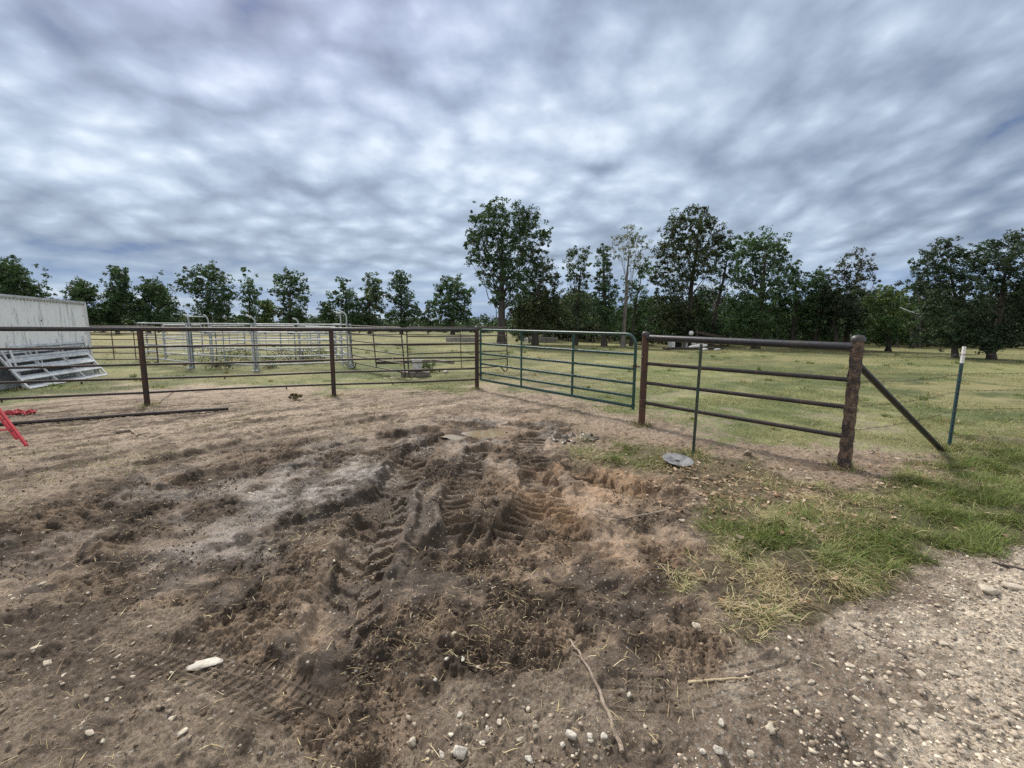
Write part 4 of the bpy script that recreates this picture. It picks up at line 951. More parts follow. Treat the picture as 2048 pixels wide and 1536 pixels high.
# ------------------------------------------------------------------ old white cargo box with gates leaning on it
def cargo_box():
    br, bl = at(186, 748), at(186, 748)+Vector((.75, -2.86, 0)); u = (bl-br).normalized(); bl2 = br+u*5.2
    lean = deep(166, 604, br.y+.05)-br; back = Vector((u.y, -u.x, 0)); back = back if back.x < 0 else -back; back = back*2.3
    t = thing('cargo_box', 'old weathered white cargo box streaked with dark stains', 'cargo box', br)
    tl = Vector((0, 0, .09))
    f = MB()
    A, Bp = br, bl2; Ct, D = bl2+lean+tl, br+lean
    n = 26
    # front side as vertical sheets with slight joints
    for k in range(n):
        pass
    def slab(p, q, r_, s, th):
        nrm = (q-p).cross(s-p).normalized()*th
        f.add([p, q, r_, s, p+nrm, q+nrm, r_+nrm, s+nrm], [(0, 1, 2, 3), (7, 6, 5, 4), (0, 4, 5, 1), (1, 5, 6, 2), (2, 6, 7, 3), (3, 7, 4, 0)])
    slab(A, Bp, Ct, D, .03); f.build('side_wall', M['panel'], t, False)
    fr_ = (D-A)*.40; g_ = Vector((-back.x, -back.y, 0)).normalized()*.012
    f = MB(); slab(A+g_, Bp+g_, Bp+g_+fr_, A+g_+fr_, .008); f.build('lower_panel', M['greysheet'], t, False)  # darker grey sheet added over the lower part of the side wall
    f = MB(); slab(A+back, A, D, D+back, .03); f.build('end_wall', M['panel'], t, False)
    f = MB(); slab(D-Vector((0, 0, .01)), Ct-Vector((0, 0, .01)), Ct+back, D+back, .03); f.build('roof', M['alu'], t, False)
    f = MB(); slab(A+back, Bp+back, Ct+back, D+back, .03); f.build('rear_wall', M['panel'], t, False)
    nrm = Vector((-back.x, -back.y, 0)).normalized()
    f = MB(); f.bar(D+nrm*.03-Vector((0, 0, .02)), Ct+nrm*.03-Vector((0, 0, .02)), .05, .055); tr = f.build('top_rail', M['alu'], t, False)
    f = MB(); L = (Ct-D).length
    for k in range(int(L/.11)):
        c = D.lerp(Ct, (k+.5)/int(L/.11))+nrm*.035-Vector((0, 0, .085)); f.lathe([(.001, .012), (.012, .008), (.016, 0)], c, 8, nrm)
    f.build('rivets', M['darktimber'], tr, False)
    f = MB(); f.bar(A+nrm*.02, D+nrm*.02, .09, .05, nrm); f.build('corner_post', M['white'], t, False)
    f = MB(); f.bar(A+nrm*.02+Vector((0, 0, .06)), Bp+nrm*.02+Vector((0, 0, .06)), .05, .12); f.build('bottom_rail', M['alu'], t, False)
    # three light gates leaning on the side
    for i, (bx, by, bz, o2, hh, sl) in enumerate([(-11.28, 10.25, 0, .0, .98, .80), (-11.42, 10.30, 0, .14, 1.06, .66), (-11.58, 10.42, 0, .30, 1.16, .50)]):
        p = Vector((bx, by, .03)); v = (br-bl).normalized(); ln = 2.95-.12*i; w = Vector((-sl, .0+.10*i, hh))
        g = thing('leaning_gate', ['frontmost light grey barred gate leaning on the white cargo box', 'middle light grey barred gate leaning on the white cargo box', 'rear light grey barred gate against the white cargo box'][i], 'gate', p, 'light gates leaning on the cargo box')
        for k, s in enumerate((0, .2, .4, .6, .8, 1.0)):
            f = MB(); f.bar(p+w*s, p+w*s+v*ln+Vector((0, 0, .03*s)), .04, .055, w); f.build('bar', M['alu'], g, False)
        for s in (0, .995):
            f = MB(); f.bar(p+v*ln*s+v*.02, p+v*ln*s+w+v*.02, .045, .045); f.build('end_bar', M['alu'], g, False)
        for s in (.36, .70):
            f = MB(); f.bar(p+v*ln*s, p+v*ln*(s-.10)+w, .02, .035); f.build('strut', M['alu'], g, False)
cargo_box()

# ------------------------------------------------------------------ galvanised corral
def panel(a, b_, label, mat, h=1.53, nr_=6, group=None, rad=.023, mids=1, feet=False, name='corral_fence', lo=.20, twist=0, lean=(0, 0)):
    a, b_ = Vector((a[0], a[1], 0)), Vector((b_[0], b_[1], 0)); u = (b_-a).normalized(); L = (b_-a).length; ln = Vector((lean[0], lean[1], 0))
    t = thing(name, label, 'livestock panel', a, group)
    def P(s, z): return a+u*(L*s)+ln*(z/h)+Vector((0, 0, z))
    for k in range(nr_):
        z = lo+(h-lo)*k/(nr_-1); f = MB(); f.tube([P(.0, z), P(.5, z-.012*(k % 3 == 1)-twist*.03), P(1, z-twist*.05)], rad if k < nr_-1 else rad*1.15, 8); f.build('rail', mat, t)
    for s in (0, 1):
        f = MB(); e = u*(.22 if s == 0 else -.22)
        if feet: f.tube([P(s, h), P(s, .12), P(s, .05)+e*.15, P(s, .015)+e*.35, P(s, .04)+e*.6, P(s, lo)+e*1.3], rad, 8)
        else: f.tube([P(s, 0), P(s, h+.02)], rad*1.25, 8)
        f.build('upright', mat, t)
    for k in range(mids):
        s = (k+1)/(mids+1); f = MB(); f.bar(P(s, lo), P(s, h), .035, .01, u); f.build('stay', mat, t, False)
    return t
G = 'galvanised corral panels'
c0, c1, c2, c3 = at(283, 724), at(388, 737), at(517, 742), at(697, 735)
panel(c0, c1, 'left front galvanised corral panel behind the rusty left post', M['galv'], group=G)
panel(c1, c2, 'middle front galvanised corral panel between the two heavy posts', M['galv'], group=G)
panel(c2, c3, 'right front galvanised corral panel with white weeds behind it', M['galv'], group=G, mids=2)
k1, k2, k3, k4 = deep(292, 660, 21.5), deep(430, 660, 22.5), deep(560, 660, 22.5), deep(668, 660, 22)
panel(k1, k2, 'left rear galvanised corral panel', M['galv'], group=G, h=1.5)
panel(k2, k3, 'middle rear galvanised corral panel', M['galv'], group=G, h=1.5, mids=2)
panel(k3, k4, 'right rear galvanised corral panel', M['galv'], group=G, h=1.5)
panel(c0, k1, 'galvanised corral panel closing the left end', M['galv'], group=G)
panel(c3, k4, 'galvanised corral panel running back from the tall right bow', M['galv'], group=G)
i1, i2 = deep(424, 690, 16.6), deep(490, 690, 19.5)
panel(i1, i2, 'galvanised alley panel set at an angle behind the first bow', M['galv'], group=G, h=1.45)
i3, i4 = deep(600, 690, 17.5), deep(640, 690, 21)
panel(i3, i4, 'galvanised alley panel set at an angle near the small rear bow', M['galv'], group=G, h=1.45)
i5, i6 = deep(330, 690, 19), deep(405, 690, 20)
panel(i5, i6, 'galvanised alley panel standing inside the left corral', M['galv'], group=G, h=1.45)
i7, i8 = deep(505, 690, 19), deep(590, 690, 18.4)
panel(i7, i8, 'galvanised alley panel crossing the middle of the corral', M['galv'], group=G, h=1.45, mids=2)
i9 = deep(672, 690, 18.4)
panel(i8+Vector((.2, 0, 0)), i9, 'galvanised alley panel in front of the small rear bow', M['galv'], group=G, h=1.42)
def bow(a, b_, h, label, bend=-.22, cross=True, r=.023, name='corral_bow'):
    a, b_ = Vector((a[0], a[1], 0)), Vector((b_[0], b_[1], 0)); t = thing(name, label, 'corral frame', a, 'bow frames over the corral gates')
    for p in (a, b_):
        f = MB(); path = [p, p+Vector((0, 0, h-.22))]
        for k in range(1, 8):
            q = math.pi/2*k/7; path.append(p+Vector((bend*(1-math.cos(q)), 0, h-.22+.22*math.sin(q))))
        f.tube(path, r, 10); f.build('upright', M['galv'], t)
    f = MB()
    f.tube([a+Vector((bend*.6, 0, h-.06)), b_+Vector((bend*.6, 0, h-.06))], r*.8, 8); f.tube([a+Vector((0, 0, .5)), b_+Vector((0, 0, .5))], r*.7, 8)
    f.build('crossbar', M['galv'], t)
bow(c1+Vector((.0, -.05, 0)), at(424, 734), 1.83, 'first galvanised bow frame over the left corral gate', -.16)
bow(c2+Vector((.03, -.05, 0)), (c2*1.07+Vector((.0, 0, 0))), 1.80, 'second galvanised bow frame on the middle heavy post', -.28)
bow(deep(598, 690, 19.5), deep(600, 690, 20.6), 1.78, 'small rear galvanised bow frame inside the corral', -.22, r=.02)
bow(c3+Vector((.02, -.06, 0)), c3+Vector((-.42, .55, 0)), 2.0, 'tall galvanised bow frame at the right end of the corral', -.25, r=.027)
def heavy_post(p, label):
    t = thing('corral_post', label, 'post', p, 'heavy corral posts'); f = MB()
    f.box(Vector((p.x-.10, p.y-.02, .80)), (.037, 0, 0), (0, .037, 0), (0, 0, .77)); f.build('tube', M['galv'], t, False)
    f = MB(); f.box(Vector((p.x-.10, p.y-.02, .01)), (.12, 0, 0), (0, .10, 0), (0, 0, .012)); f.build('foot_plate', M['galv'], t, False)
heavy_post(c1, 'heavy square galvanised post under the first bow'); heavy_post(c2, 'heavy square galvanised post under the second bow'); heavy_post(c3+Vector((.22, 0, 0)), 'heavy square galvanised post at the right corral corner')

# dark bent panels behind the fence
panel(deep(183, 700, 16.4), deep(314, 700, 16.4), 'dark brown livestock panel to the right of the white cargo box', M['darkpanel'], h=1.42, rad=.018, feet=False, name='steel_fence', mids=2)
panel(at(707, 736)[:], at(811, 757)[:], 'dark bent livestock panel sloping away from the corral corner', M['darkpanel'], h=1.5, rad=.019, feet=True, name='steel_fence', twist=.6, lean=(-.10, 0))
panel(at(818, 757)[:], at(1015, 744)[:], 'dark livestock panel with looped feet just behind the left gate post', M['darkpanel'], h=1.48, nr_=6, rad=.019, feet=True, name='steel_fence', lean=(-.04, 0))

# ------------------------------------------------------------------ bucket, planks, troughs, scrap
def bucket():
    p = gnd(835, 752); t = thing('bucket', 'white plastic bucket on a board behind the pipe fence', 'bucket', p); z = p.z+.16
    f = MB(); f.lathe([(.001, 0), (.13, 0), (.165, .34), (.178, .34), (.178, .36), (.158, .36), (.125, .02), (.001, .02)], (p.x, p.y, z), 20); f.build('body', M['whiteplastic'], t)
    f = MB(); f.tube([(p.x+.17*math.cos(q), p.y-.02-.10*math.sin(q), z+.33-.14*math.sin(q)) for q in [math.pi*i/10 for i in range(11)]], .005, 6); f.build('handle', M['wire'], t)
    f = MB(); f.box((p.x-.05, p.y, p.z+.075), (.42, .06, 0), (-.03, .2, 0), (0, 0, .075)); tag(f.build('timber_block', M['timber'], None, False, .01, origin=p), 'grey timber block under the white bucket', 'timber')
bucket()
def plank(px, py, px2, py2, w, h, mat, label, name='plank', cat='plank', z=None):
    a, b_ = gnd(px, py), gnd(px2, py2); z = h/2 if z is None else z; a.z += z; b_.z += z
    f = MB(); f.bar(a, b_, w, h); tag(f.build(name, mat, None, False, .006, origin=a), label, cat)
plank(752, 727, 860, 724, .28, .10, M['darktimber'], 'dark weathered plank lying in the grass beyond the bucket')
plank(866, 722, 905, 728, .18, .09, M['timber'], 'pale tilted plank end to the right of the bucket')
stone(890, 747, .22, .12, .12, 0, M['whitestone'], 'white broken block upright in the grass right of the bucket', 61, sink=.2)
stone(893, 744, .22, .14, .07, 30, M['whitestone'], 'white flat chunk in the grass below the dark panel', 62, sink=.2)
stone(790, 756, .40, .2, .06, 10, M['stone'], 'flat pale slab on the ground left of the bucket', 63, sink=.3)
stone(770, 757, .25, .15, .05, 40, M['stone'], 'small pale slab beside the flat slab near the bucket', 64, sink=.3)
def trough(x0, x1, y, label, mat, hpx, nm='feed_trough'):
    a, b_ = at(x0, y), at(x1, y); t = thing(nm, label, 'trough', a); u = (b_-a); L = u.length; u.normalize(); v = Vector((-u.y, u.x, 0)); H = hpx/F*a.y; W = .9
    f = MB(); f.box(a+u*L/2+Vector((0, 0, H/2)), u*L/2, v*.05, (0, 0, H/2)); f.build('front_side', mat, t, False, .01)
    f = MB(); f.box(a+u*L/2+v*W+Vector((0, 0, H/2)), u*L/2, v*.05, (0, 0, H/2)); f.build('back_side', mat, t, False, .01)
    for s in (.04, L-.04):
        f = MB(); f.box(a+u*s+v*W/2+Vector((0, 0, H/2-.01)), u*.04, v*(W/2-.055), (0, 0, H/2-.01)); f.build('end', mat, t, False)
    f = MB(); f.box(a+u*L/2+v*W/2+Vector((0, 0, .06)), u*(L/2-.09), v*(W/2-.055), (0, 0, .05)); f.build('floor_slab', mat, t, False)
    for s in (.33, .66):
        f = MB(); f.box(a+u*L*s-v*.06+Vector((0, 0, H/2-.02)), u*.025, v*.012, (0, 0, H/2-.02)); f.build('rib', M['timber'], t, False)
trough(892, 953, 684, 'grey feed trough left of the gate hinge, far across the grass', M['concrete'], 9)
trough(1056, 1112, 685, 'grey feed trough seen through the green gate', M['concrete'], 10)
def white_box():
    p = at(1047, 685); f = MB(); f.box(p+Vector((0, 0, .16)), (.16, .02, 0), (-.02, .14, 0), (0, 0, .16)); tt = thing('salt_box', 'small white box left of the trough seen through the gate', 'box', p)
    f.build('body', M['white'], tt, False, .01); f = MB(); f.box(p+Vector((0, 0, .34)), (.18, .02, 0), (-.02, .16, 0), (0, 0, .018)); f.build('lid', M['white'], tt, False, .004)
white_box()
def scrap():
    p = at(1350, 697)
    t = thing('crate', 'grey metal crate with a dark open side in the scrap pile', 'crate', p); a = Vector((.95, .05, 0)); v = Vector((-.04, .75, 0)); H = .30
    f = MB(); c = p+Vector((.35, .4, 0))
    f.box(c+Vector((0, 0, 2*H-.02)), a*.5, v*.5, (0, 0, .02)); f.build('lid', M['alu'], t, False)
    for s in (-1, 1): f = MB(); f.box(c+a*.5*s+Vector((0, 0, H-.02)), a*(.10 if s < 0 else .03), v*.49, (0, 0, H-.02)); f.build('side', M['alu'], t, False)
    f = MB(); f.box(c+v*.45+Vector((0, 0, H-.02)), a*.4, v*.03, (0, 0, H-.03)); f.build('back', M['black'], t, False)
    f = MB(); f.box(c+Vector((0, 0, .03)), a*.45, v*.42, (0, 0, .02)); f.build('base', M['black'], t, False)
    def sack(px, py, z, L, r, ang, lb):
        q = at(px, py); f = MB(); u = Vector((math.cos(R(ang)), math.sin(R(ang))*.4, .12)); n = 9
        f.tube([q+Vector((0, .2, z))+u*(L*(k/(n-1)-.5)) for k in range(n)], [r*(.35+.65*math.sin(math.pi*(k+.6)/(n+.2)))*(1+.12*math.sin(k*3+px)) for k in range(n)], 10)
        tag(f.build('sack', M['whiteplastic'], None, origin=q), lb, 'sack')
    sack(1408, 696, .36, 1.7, .16, 8, 'long white sack draped across the scrap pile')
    sack(1398, 699, .20, 1.2, .15, -12, 'white bundle leaning on the crate in the scrap pile')
    sack(1383, 697, 1.06, .42, .17, 50, 'white lump on top of the crate in the scrap pile')
    sack(1412, 701, .06, .35, .09, 0, 'small white bag on the grass at the front of the scrap pile')
    sack(1437, 701, .06, .4, .07, 0, 'flat white bag on the grass at the right of the scrap pile')
    for k, (x0, y0, z0, x1, y1, z1, w, lb) in enumerate([(1392, 697, 1.14, 1452, 697, .80, .18, 'dark board sloping off the top of the scrap pile'),
            (1396, 697, .35, 1396, 696, 1.3, .09, 'upright dark stub of board in the scrap pile'), (1420, 697, .2, 1455, 697, .12, .12, 'dark board flat at the right of the scrap pile'),
            (1328, 699, .04, 1420, 700, .05, .2, 'dark board lying on the grass under the scrap pile'), (1425, 696, .3, 1450, 699, .05, .1, 'short dark board leaning at the right of the scrap pile')]):
        a_, b_ = at(x0, y0), at(x1, y1); a_.z, b_.z = z0, z1; f = MB(); a_.y += .25; b_.y += .3; f.bar(a_, b_, w, .05, (0, 1, 0)); tag(f.build('board', M['darktimber'], None, False, origin=a_), lb, 'board', 'boards of the scrap pile')
    for k, (px, py, lb) in enumerate([(1336, 699, 'dark lump of scrap left of the crate'), (1425, 699, 'dark lump of scrap under the white sack')]):
        stone(px, py, .7, .4, .22, 0, M['darktimber'], lb, 70+k, None, .2, 'scrap_lump', 'scrap')
scrap()

# ------------------------------------------------------------------ trees
def leaf_cloud(cent, rad, cnt, size, base, jit=.35, hue=(.03, .02), g=nr, flat=.8):
    """clumps of leaf sized rhombs; cent (n,3), rad (n,), cnt leaves per clump"""
    n = len(cent); tot = n*cnt; ci = np.repeat(np.arange(n), cnt)
    d_ = g.randn(tot, 3); d_ /= np.linalg.norm(d_, axis=1)[:, None]; d_ *= (g.rand(tot)**.5)[:, None]
    d_[:, 2] *= flat
    p = cent[ci]+d_*rad[ci][:, None]
    a = g.randn(tot, 3); a[:, 2] = a[:, 2]*.7-.25; a /= np.linalg.norm(a, axis=1)[:, None]
    b_ = np.cross(a, g.randn(tot, 3)); b_ /= np.linalg.norm(b_, axis=1)[:, None]
    s = size*(.55+.9*g.rand(tot))[:, None]; nn_ = np.cross(a, b_)
    V = np.stack([p-a*s*.6, p+b_*s*.34+nn_*s*.08, p+a*s*.6, p-b_*s*.34+nn_*s*.08], 1).reshape(-1, 3)
    tone = (1+jit*(g.rand(n)*2-1))[ci]*(1+.35*(g.rand(tot)*2-1))
    c_ = np.array(base)[None]*tone[:, None]
    warm = (g.rand(n) < .3)[ci] & (g.rand(tot) < .6)
    c_ = np.where(warm[:, None], c_*np.array([[1.22, 1.14, .85]]), c_)
    return V, np.arange(tot*4).reshape(-1, 4), np.repeat(c_, 4, 0)
def tree(label, px, by, lobes, col, dens=1.0, trunk=.30, name='oak_tree', bark='bark', sparse=0., leaf=1.62, group=None, grow=1.18, skirt=0, lean=0, Y=None, extra_limbs=0, seed=0):
    """lobes: (px, py, r px); crown lobes stand at the tree's own distance, spread in depth"""
    g = np.random.RandomState(1000+seed); rr_ = random.Random(seed*7+3)
    b0 = at(px, by) if Y is None else Vector((deep(px, by, Y).x, Y, 0))
    D = b0.y; t = thing(name, label, 'tree', b0, group)
    for q in range(skirt):
        lobes = list(lobes)+[(px+rr_.uniform(-1, 1)*38, by-rr_.uniform(26, 85), rr_.uniform(13, 19))]
    k = D/F; W = max(abs(l[0]-px) for l in lobes)*k
    C_, Rr = [], []; ends = []
    for lx, ly, lr in lobes:
        r = lr*(grow if by > 672 else 1.04)*k; dep = (rr_.random()*2-1)*min(W*.75, r*1.6); c = deep(lx, ly, D); f_ = (D+dep)/D
        c = Vector((c.x*f_, D+dep, CAMZ+(c.z-CAMZ)*f_)); ends.append((c, r))
        n = max(5, int(56*dens*(lr/22.0)**1.8*(1-sparse)))
        d_ = g.randn(n, 3); d_ /= np.linalg.norm(d_, axis=1)[:, None]; d_ *= (r*np.minimum(1.9, .30+.55*np.abs(g.randn(n))+.35*g.rand(n)))[:, None]
        C_.append(np.array(c)[None]+d_); Rr.append(np.full(n, min(r*.5, 6.5*k))*(.5+.8*g.rand(n)))
    C_ = np.concatenate(C_); Rr = np.concatenate(Rr)
    C_[:, 2] = np.maximum(C_[:, 2], .35)
    size = leaf*2*k
    V, Q, cc = leaf_cloud(C_, Rr, int(24*(1-.3*sparse)), size, col, g=g)
    o0 = np.array(b0)[None]
    me = np_mesh('crown', V-o0, Q, None, cc); link('crown', me, M['leaf'], t)
    # trunk and limbs
    f = MB(); topc = max(ends, key=lambda e: e[0].z)[0]; n = 9
    h = max(.8, topc.z*.86); P = []; x1 = topc.x*.55+b0.x*.45
    for i in range(n):
        s = i/(n-1); P.append(Vector((b0.x+(x1-b0.x)*s**1.6+lean*math.sin(s*3)+.05*trunk*math.sin(i*2+seed), b0.y+.1*math.sin(i*1.3+seed), -.1+h*s)))
    f.tube(P, [trunk*(1.35 if i == 0 else 1)*(1-.85*(i/(n-1))**1.1)+.01 for i in range(n)], 10)
    for c, r in ends:
        zs = min(max(c.z*.55, h*.22), h*.85); i = min(n-2, int(zs/h*(n-1))); a = P[i].lerp(P[i+1], .5)
        mid_ = a.lerp(c, .5)+Vector((rr_.uniform(-.3, .3), rr_.uniform(-.3, .3), -.12*(c-a).length)); rb = trunk*(1-.85*i/(n-1))*.27
        f.tube([a, a.lerp(mid_, .55)+Vector((0, 0, .03)), mid_, c], [rb, rb*.75, rb*.5, rb*.14], 6)
        for q in range(2+extra_limbs):
            e = c+Vector((rr_.uniform(-1, 1), rr_.uniform(-1, 1), rr_.uniform(-.3, 1)))*r*.95; s0 = mid_.lerp(c, rr_.uniform(.1, .8))
            f.tube([s0, s0.lerp(e, .5)+Vector((0, 0, .06*r)), e], [rb*.28, rb*.18, rb*.07], 5)
    f.build('trunk', M[bark], t)
    return t
def egg(x0, x1, yt, yb, n, r, seed, top=.75):
    """lobes filling an outline of a crown: widest at 'top' of its height"""
    g = random.Random(seed); out = []
    for i in range(n):
        s = (i+.5)/n; y = yb+(yt-yb)*s
        w = math.sin(math.pi*min(1, max(.08, s))**(.5 if top > .6 else .8))**.7 if True else 1
        hw = (x1-x0)/2*max(.25, w); xc = (x0+x1)/2
        for q in range(2 if hw < r*1.6 else 3):
            out.append((xc+g.uniform(-1, 1)*max(0, hw-r*.7), y+g.uniform(-.6, .6)*r, r*g.uniform(.7, 1.2)))
    out += [((x0+x1)/2+g.uniform(-.2, .2)*(x1-x0), yt+r*.6, r*.7), (x0+r*.7, (yt+yb)/2+g.uniform(-1, 1)*r, r*.7), (x1-r*.7, (yt+yb)/2+g.uniform(-1, 1)*r, r*.7)]
    return out
DG = (.050, .090, .044); DG2 = (.060, .108, .048); BG = (.072, .106, .060); YG = (.095, .140, .052); PALE = (.15, .17, .125)
T = 0
def tr(label, px, by, lobes, col, **kw):
    global T; T += 1; return tree(label, px, by, lobes, col, seed=T, **kw)
# left and middle distance
tr('dense dark tree rising behind the white cargo box', 20, 668, egg(-70, 95, 527, 650, 7, 26, 1), DG, trunk=.28)
tr('small open-topped tree just right of the cargo box', 158, 668, egg(118, 212, 568, 650, 5, 17, 2), DG, trunk=.2)
tr('pointed tree standing above its neighbours right of the cargo box', 236, 668, egg(205, 272, 545, 650, 6, 15, 3), DG, trunk=.2)
tr('broad low tree sloping down to the right above the left corral panel', 300, 668, egg(258, 350, 572, 650, 5, 18, 4), DG, trunk=.2)
tr('wide oak leaning left with a long low limb above the first bow', 415, 668, [(362, 572, 11), (378, 560, 14), (398, 552, 16), (420, 545, 15), (432, 552, 16), (445, 575, 16), (415, 575, 20), (395, 582, 12), (430, 600, 20), (410, 615, 16), (450, 605, 14), (425, 635, 24), (445, 630, 18), (463, 590, 9), (405, 640, 16)], DG, trunk=.3)
tr('narrow pale green tree with a thin crown beside the wide oak', 503, 668, [(494, 547, 8), (500, 562, 11), (496, 580, 14), (508, 592, 14), (497, 605, 15), (512, 620, 16), (495, 630, 16), (505, 645, 16)], DG2, trunk=.18, sparse=.2)
tr('low light green bush-like tree between the narrow tree and the round oak', 530, 668, egg(515, 556, 605, 660, 3, 12, 7), YG, trunk=.12)
tr('round open oak with sky showing through, behind the middle corral', 580, 668, [(580, 552, 12), (565, 560, 13), (596, 562, 13), (557, 578, 12), (606, 585, 13), (582, 580, 16), (570, 598, 14), (598, 605, 14), (580, 620, 14), (588, 640, 18), (565, 630, 12), (604, 632, 12)], DG, trunk=.26)
tr('small dark tree behind the tall bow of the corral', 652, 668, egg(635, 672, 612, 662, 3, 12, 9), DG2, trunk=.12)
tr('loose-limbed tree behind the right end of the corral', 696, 668, [(690, 568, 11), (672, 590, 10), (700, 585, 13), (684, 605, 13), (712, 605, 13), (700, 625, 16), (685, 640, 16), (715, 640, 16), (668, 608, 8)], DG, trunk=.2)
tr('thin-topped grey-green tree in the middle of the group of three', 740, 668, egg(715, 775, 560, 650, 6, 14, 11), BG, trunk=.2, sparse=.25)
tr('tallest tree at the right of the group of three', 803, 668, [(800, 553, 11), (812, 562, 10), (790, 568, 11), (806, 580, 14), (790, 595, 14), (812, 600, 14), (800, 618, 16), (825, 618, 12), (785, 635, 16), (812, 640, 18), (835, 625, 9)], DG, trunk=.24)
tr('small sparse pale tree between the group of three and the dense round tree', 856, 668, egg(842, 874, 604, 655, 3, 9, 13), BG, trunk=.1, sparse=.4)
tr('dense round dark tree left of the big oak', 905, 669, [(893, 572, 14), (912, 568, 14), (878, 585, 13), (900, 590, 20), (925, 590, 14), (938, 582, 9), (880, 608, 16), (908, 612, 22), (935, 612, 13), (890, 632, 18), (920, 634, 18), (905, 648, 16)], DG, trunk=.3)
# the big oak and what stands beside it
tr('tallest big oak standing alone behind the gate hinge', 1003, 691, [(988, 418, 17), (972, 430, 15), (1005, 430, 16), (950, 438, 10), (1045, 428, 19), (1062, 445, 16), (1030, 450, 20), (990, 455, 22), (960, 460, 18), (945, 478, 14), (935, 490, 7), (1010, 480, 22), (1050, 475, 22), (1075, 470, 13), (1092, 465, 8), (1090, 480, 7),
    (965, 490, 18), (990, 505, 20), (1030, 510, 22), (1060, 505, 18), (1082, 495, 9), (950, 512, 12), (940, 518, 7), (975, 525, 16), (1005, 535, 22), (1040, 540, 22), (1068, 530, 13), (965, 548, 9), (990, 560, 16), (1025, 565, 20), (1055, 565, 16), (1000, 590, 13), (992, 605, 10), (1030, 600, 16)],
   DG, trunk=.32, dens=1.05)
tr('olive brown tree pressed against the right side of the big oak', 1070, 690, [(1088, 532, 12), (1075, 545, 14), (1100, 545, 14), (1112, 560, 10), (1060, 575, 18), (1090, 575, 20), (1110, 590, 10), (1075, 605, 22), (1100, 612, 18), (1055, 620, 18), (1085, 635, 22), (1060, 645, 18), (1105, 640, 14), (1040, 640, 16)], (.052, .070, .035), trunk=.26, skirt=6)
tr('thin forked tree with open top seen over the middle of the gate', 1150, 690, [(1135, 512, 9), (1150, 508, 9), (1172, 505, 10), (1145, 528, 12), (1165, 525, 11), (1158, 545, 14), (1140, 552, 10), (1170, 562, 12), (1150, 580, 16), (1165, 600, 18), (1140, 600, 16), (1150, 625, 20), (1175, 630, 16), (1135, 640, 16), (1160, 650, 18)], BG, trunk=.2, sparse=.15)
tr('narrow dark column-like tree beside the pale dying tree', 1208, 693, [(1203, 500, 9), (1212, 508, 9), (1205, 522, 11), (1213, 540, 12), (1203, 550, 12), (1218, 562, 12), (1208, 575, 14), (1225, 585, 11), (1205, 598, 15), (1215, 615, 17), (1205, 635, 18), (1220, 645, 18)], DG, trunk=.2)
tr('pale dying tree with a nearly leafless crown', 1246, 694, [(1262, 466, 14), (1245, 475, 13), (1275, 480, 14), (1235, 490, 13), (1258, 495, 16), (1282, 500, 13), (1240, 510, 12), (1268, 520, 13), (1292, 515, 8)], PALE, trunk=.17, sparse=.42, extra_limbs=3, bark='palebark', leaf=1.35)
tr('green lower tree around the stem of the pale dying tree', 1262, 692, [(1290, 530, 10), (1280, 545, 11), (1300, 540, 8), (1262, 575, 12), (1285, 580, 13), (1250, 600, 16), (1275, 610, 18), (1295, 615, 14), (1255, 635, 18), (1280, 645, 18), (1240, 645, 14)], DG2, trunk=.12, sparse=.1)
tr('tallest tree of the right wood with a reddish tinge near its top', 1373, 692, [(1400, 422, 11), (1385, 432, 14), (1405, 445, 15), (1360, 440, 14), (1345, 455, 12), (1425, 455, 15), (1440, 470, 10), (1380, 465, 22), (1355, 480, 20), (1405, 480, 24), (1335, 490, 15), (1430, 490, 16), (1325, 510, 14), (1360, 510, 22), (1395, 515, 24), (1425, 520, 18), (1320, 540, 14), (1350, 545, 22), (1385, 545, 16), (1312, 560, 10), (1335, 575, 18), (1360, 585, 16), (1330, 605, 20), (1350, 625, 22), (1325, 640, 18), (1375, 640, 20), (1345, 660, 18), (1390, 655, 16)],
   (.050, .070, .034), trunk=.25, skirt=6)
tr('slim tree showing sky between its two stems right of the tallest one', 1420, 692, [(1460, 485, 12), (1472, 480, 9), (1450, 500, 13), (1470, 505, 12), (1440, 525, 13), (1465, 530, 13), (1450, 550, 13), (1418, 548, 11), (1475, 558, 11), (1440, 575, 8), (1410, 625, 16), (1430, 640, 18), (1450, 655, 16)], DG2, trunk=.2, sparse=.15, lean=.1, skirt=6)
tr('broad flat-topped green tree in the middle of the right wood', 1510, 697, [(1515, 482, 13), (1500, 488, 14), (1535, 482, 13), (1555, 490, 13), (1485, 502, 13), (1520, 505, 20), (1550, 510, 18), (1566, 505, 9), (1495, 525, 18), (1530, 530, 20), (1560, 530, 12), (1480, 550, 14), (1510, 555, 20), (1545, 560, 18), (1565, 570, 14), (1500, 585, 20), (1530, 590, 22), (1560, 600, 18), (1480, 605, 18), (1510, 620, 22), (1545, 630, 22), (1490, 645, 20), (1525, 655, 20)], DG2, trunk=.26, skirt=6)
tr('smaller rounded tree on the right shoulder of the flat-topped tree', 1585, 697, [(1585, 532, 10), (1575, 545, 12), (1595, 545, 10), (1590, 565, 15), (1605, 580, 13), (1580, 590, 18), (1600, 610, 18), (1585, 635, 20), (1610, 645, 16)], DG2, trunk=.18, skirt=5)
tr('low dark tree filling the dip in the right wood', 1630, 698, egg(1600, 1672, 547, 670, 6, 17, 24), DG, trunk=.18)
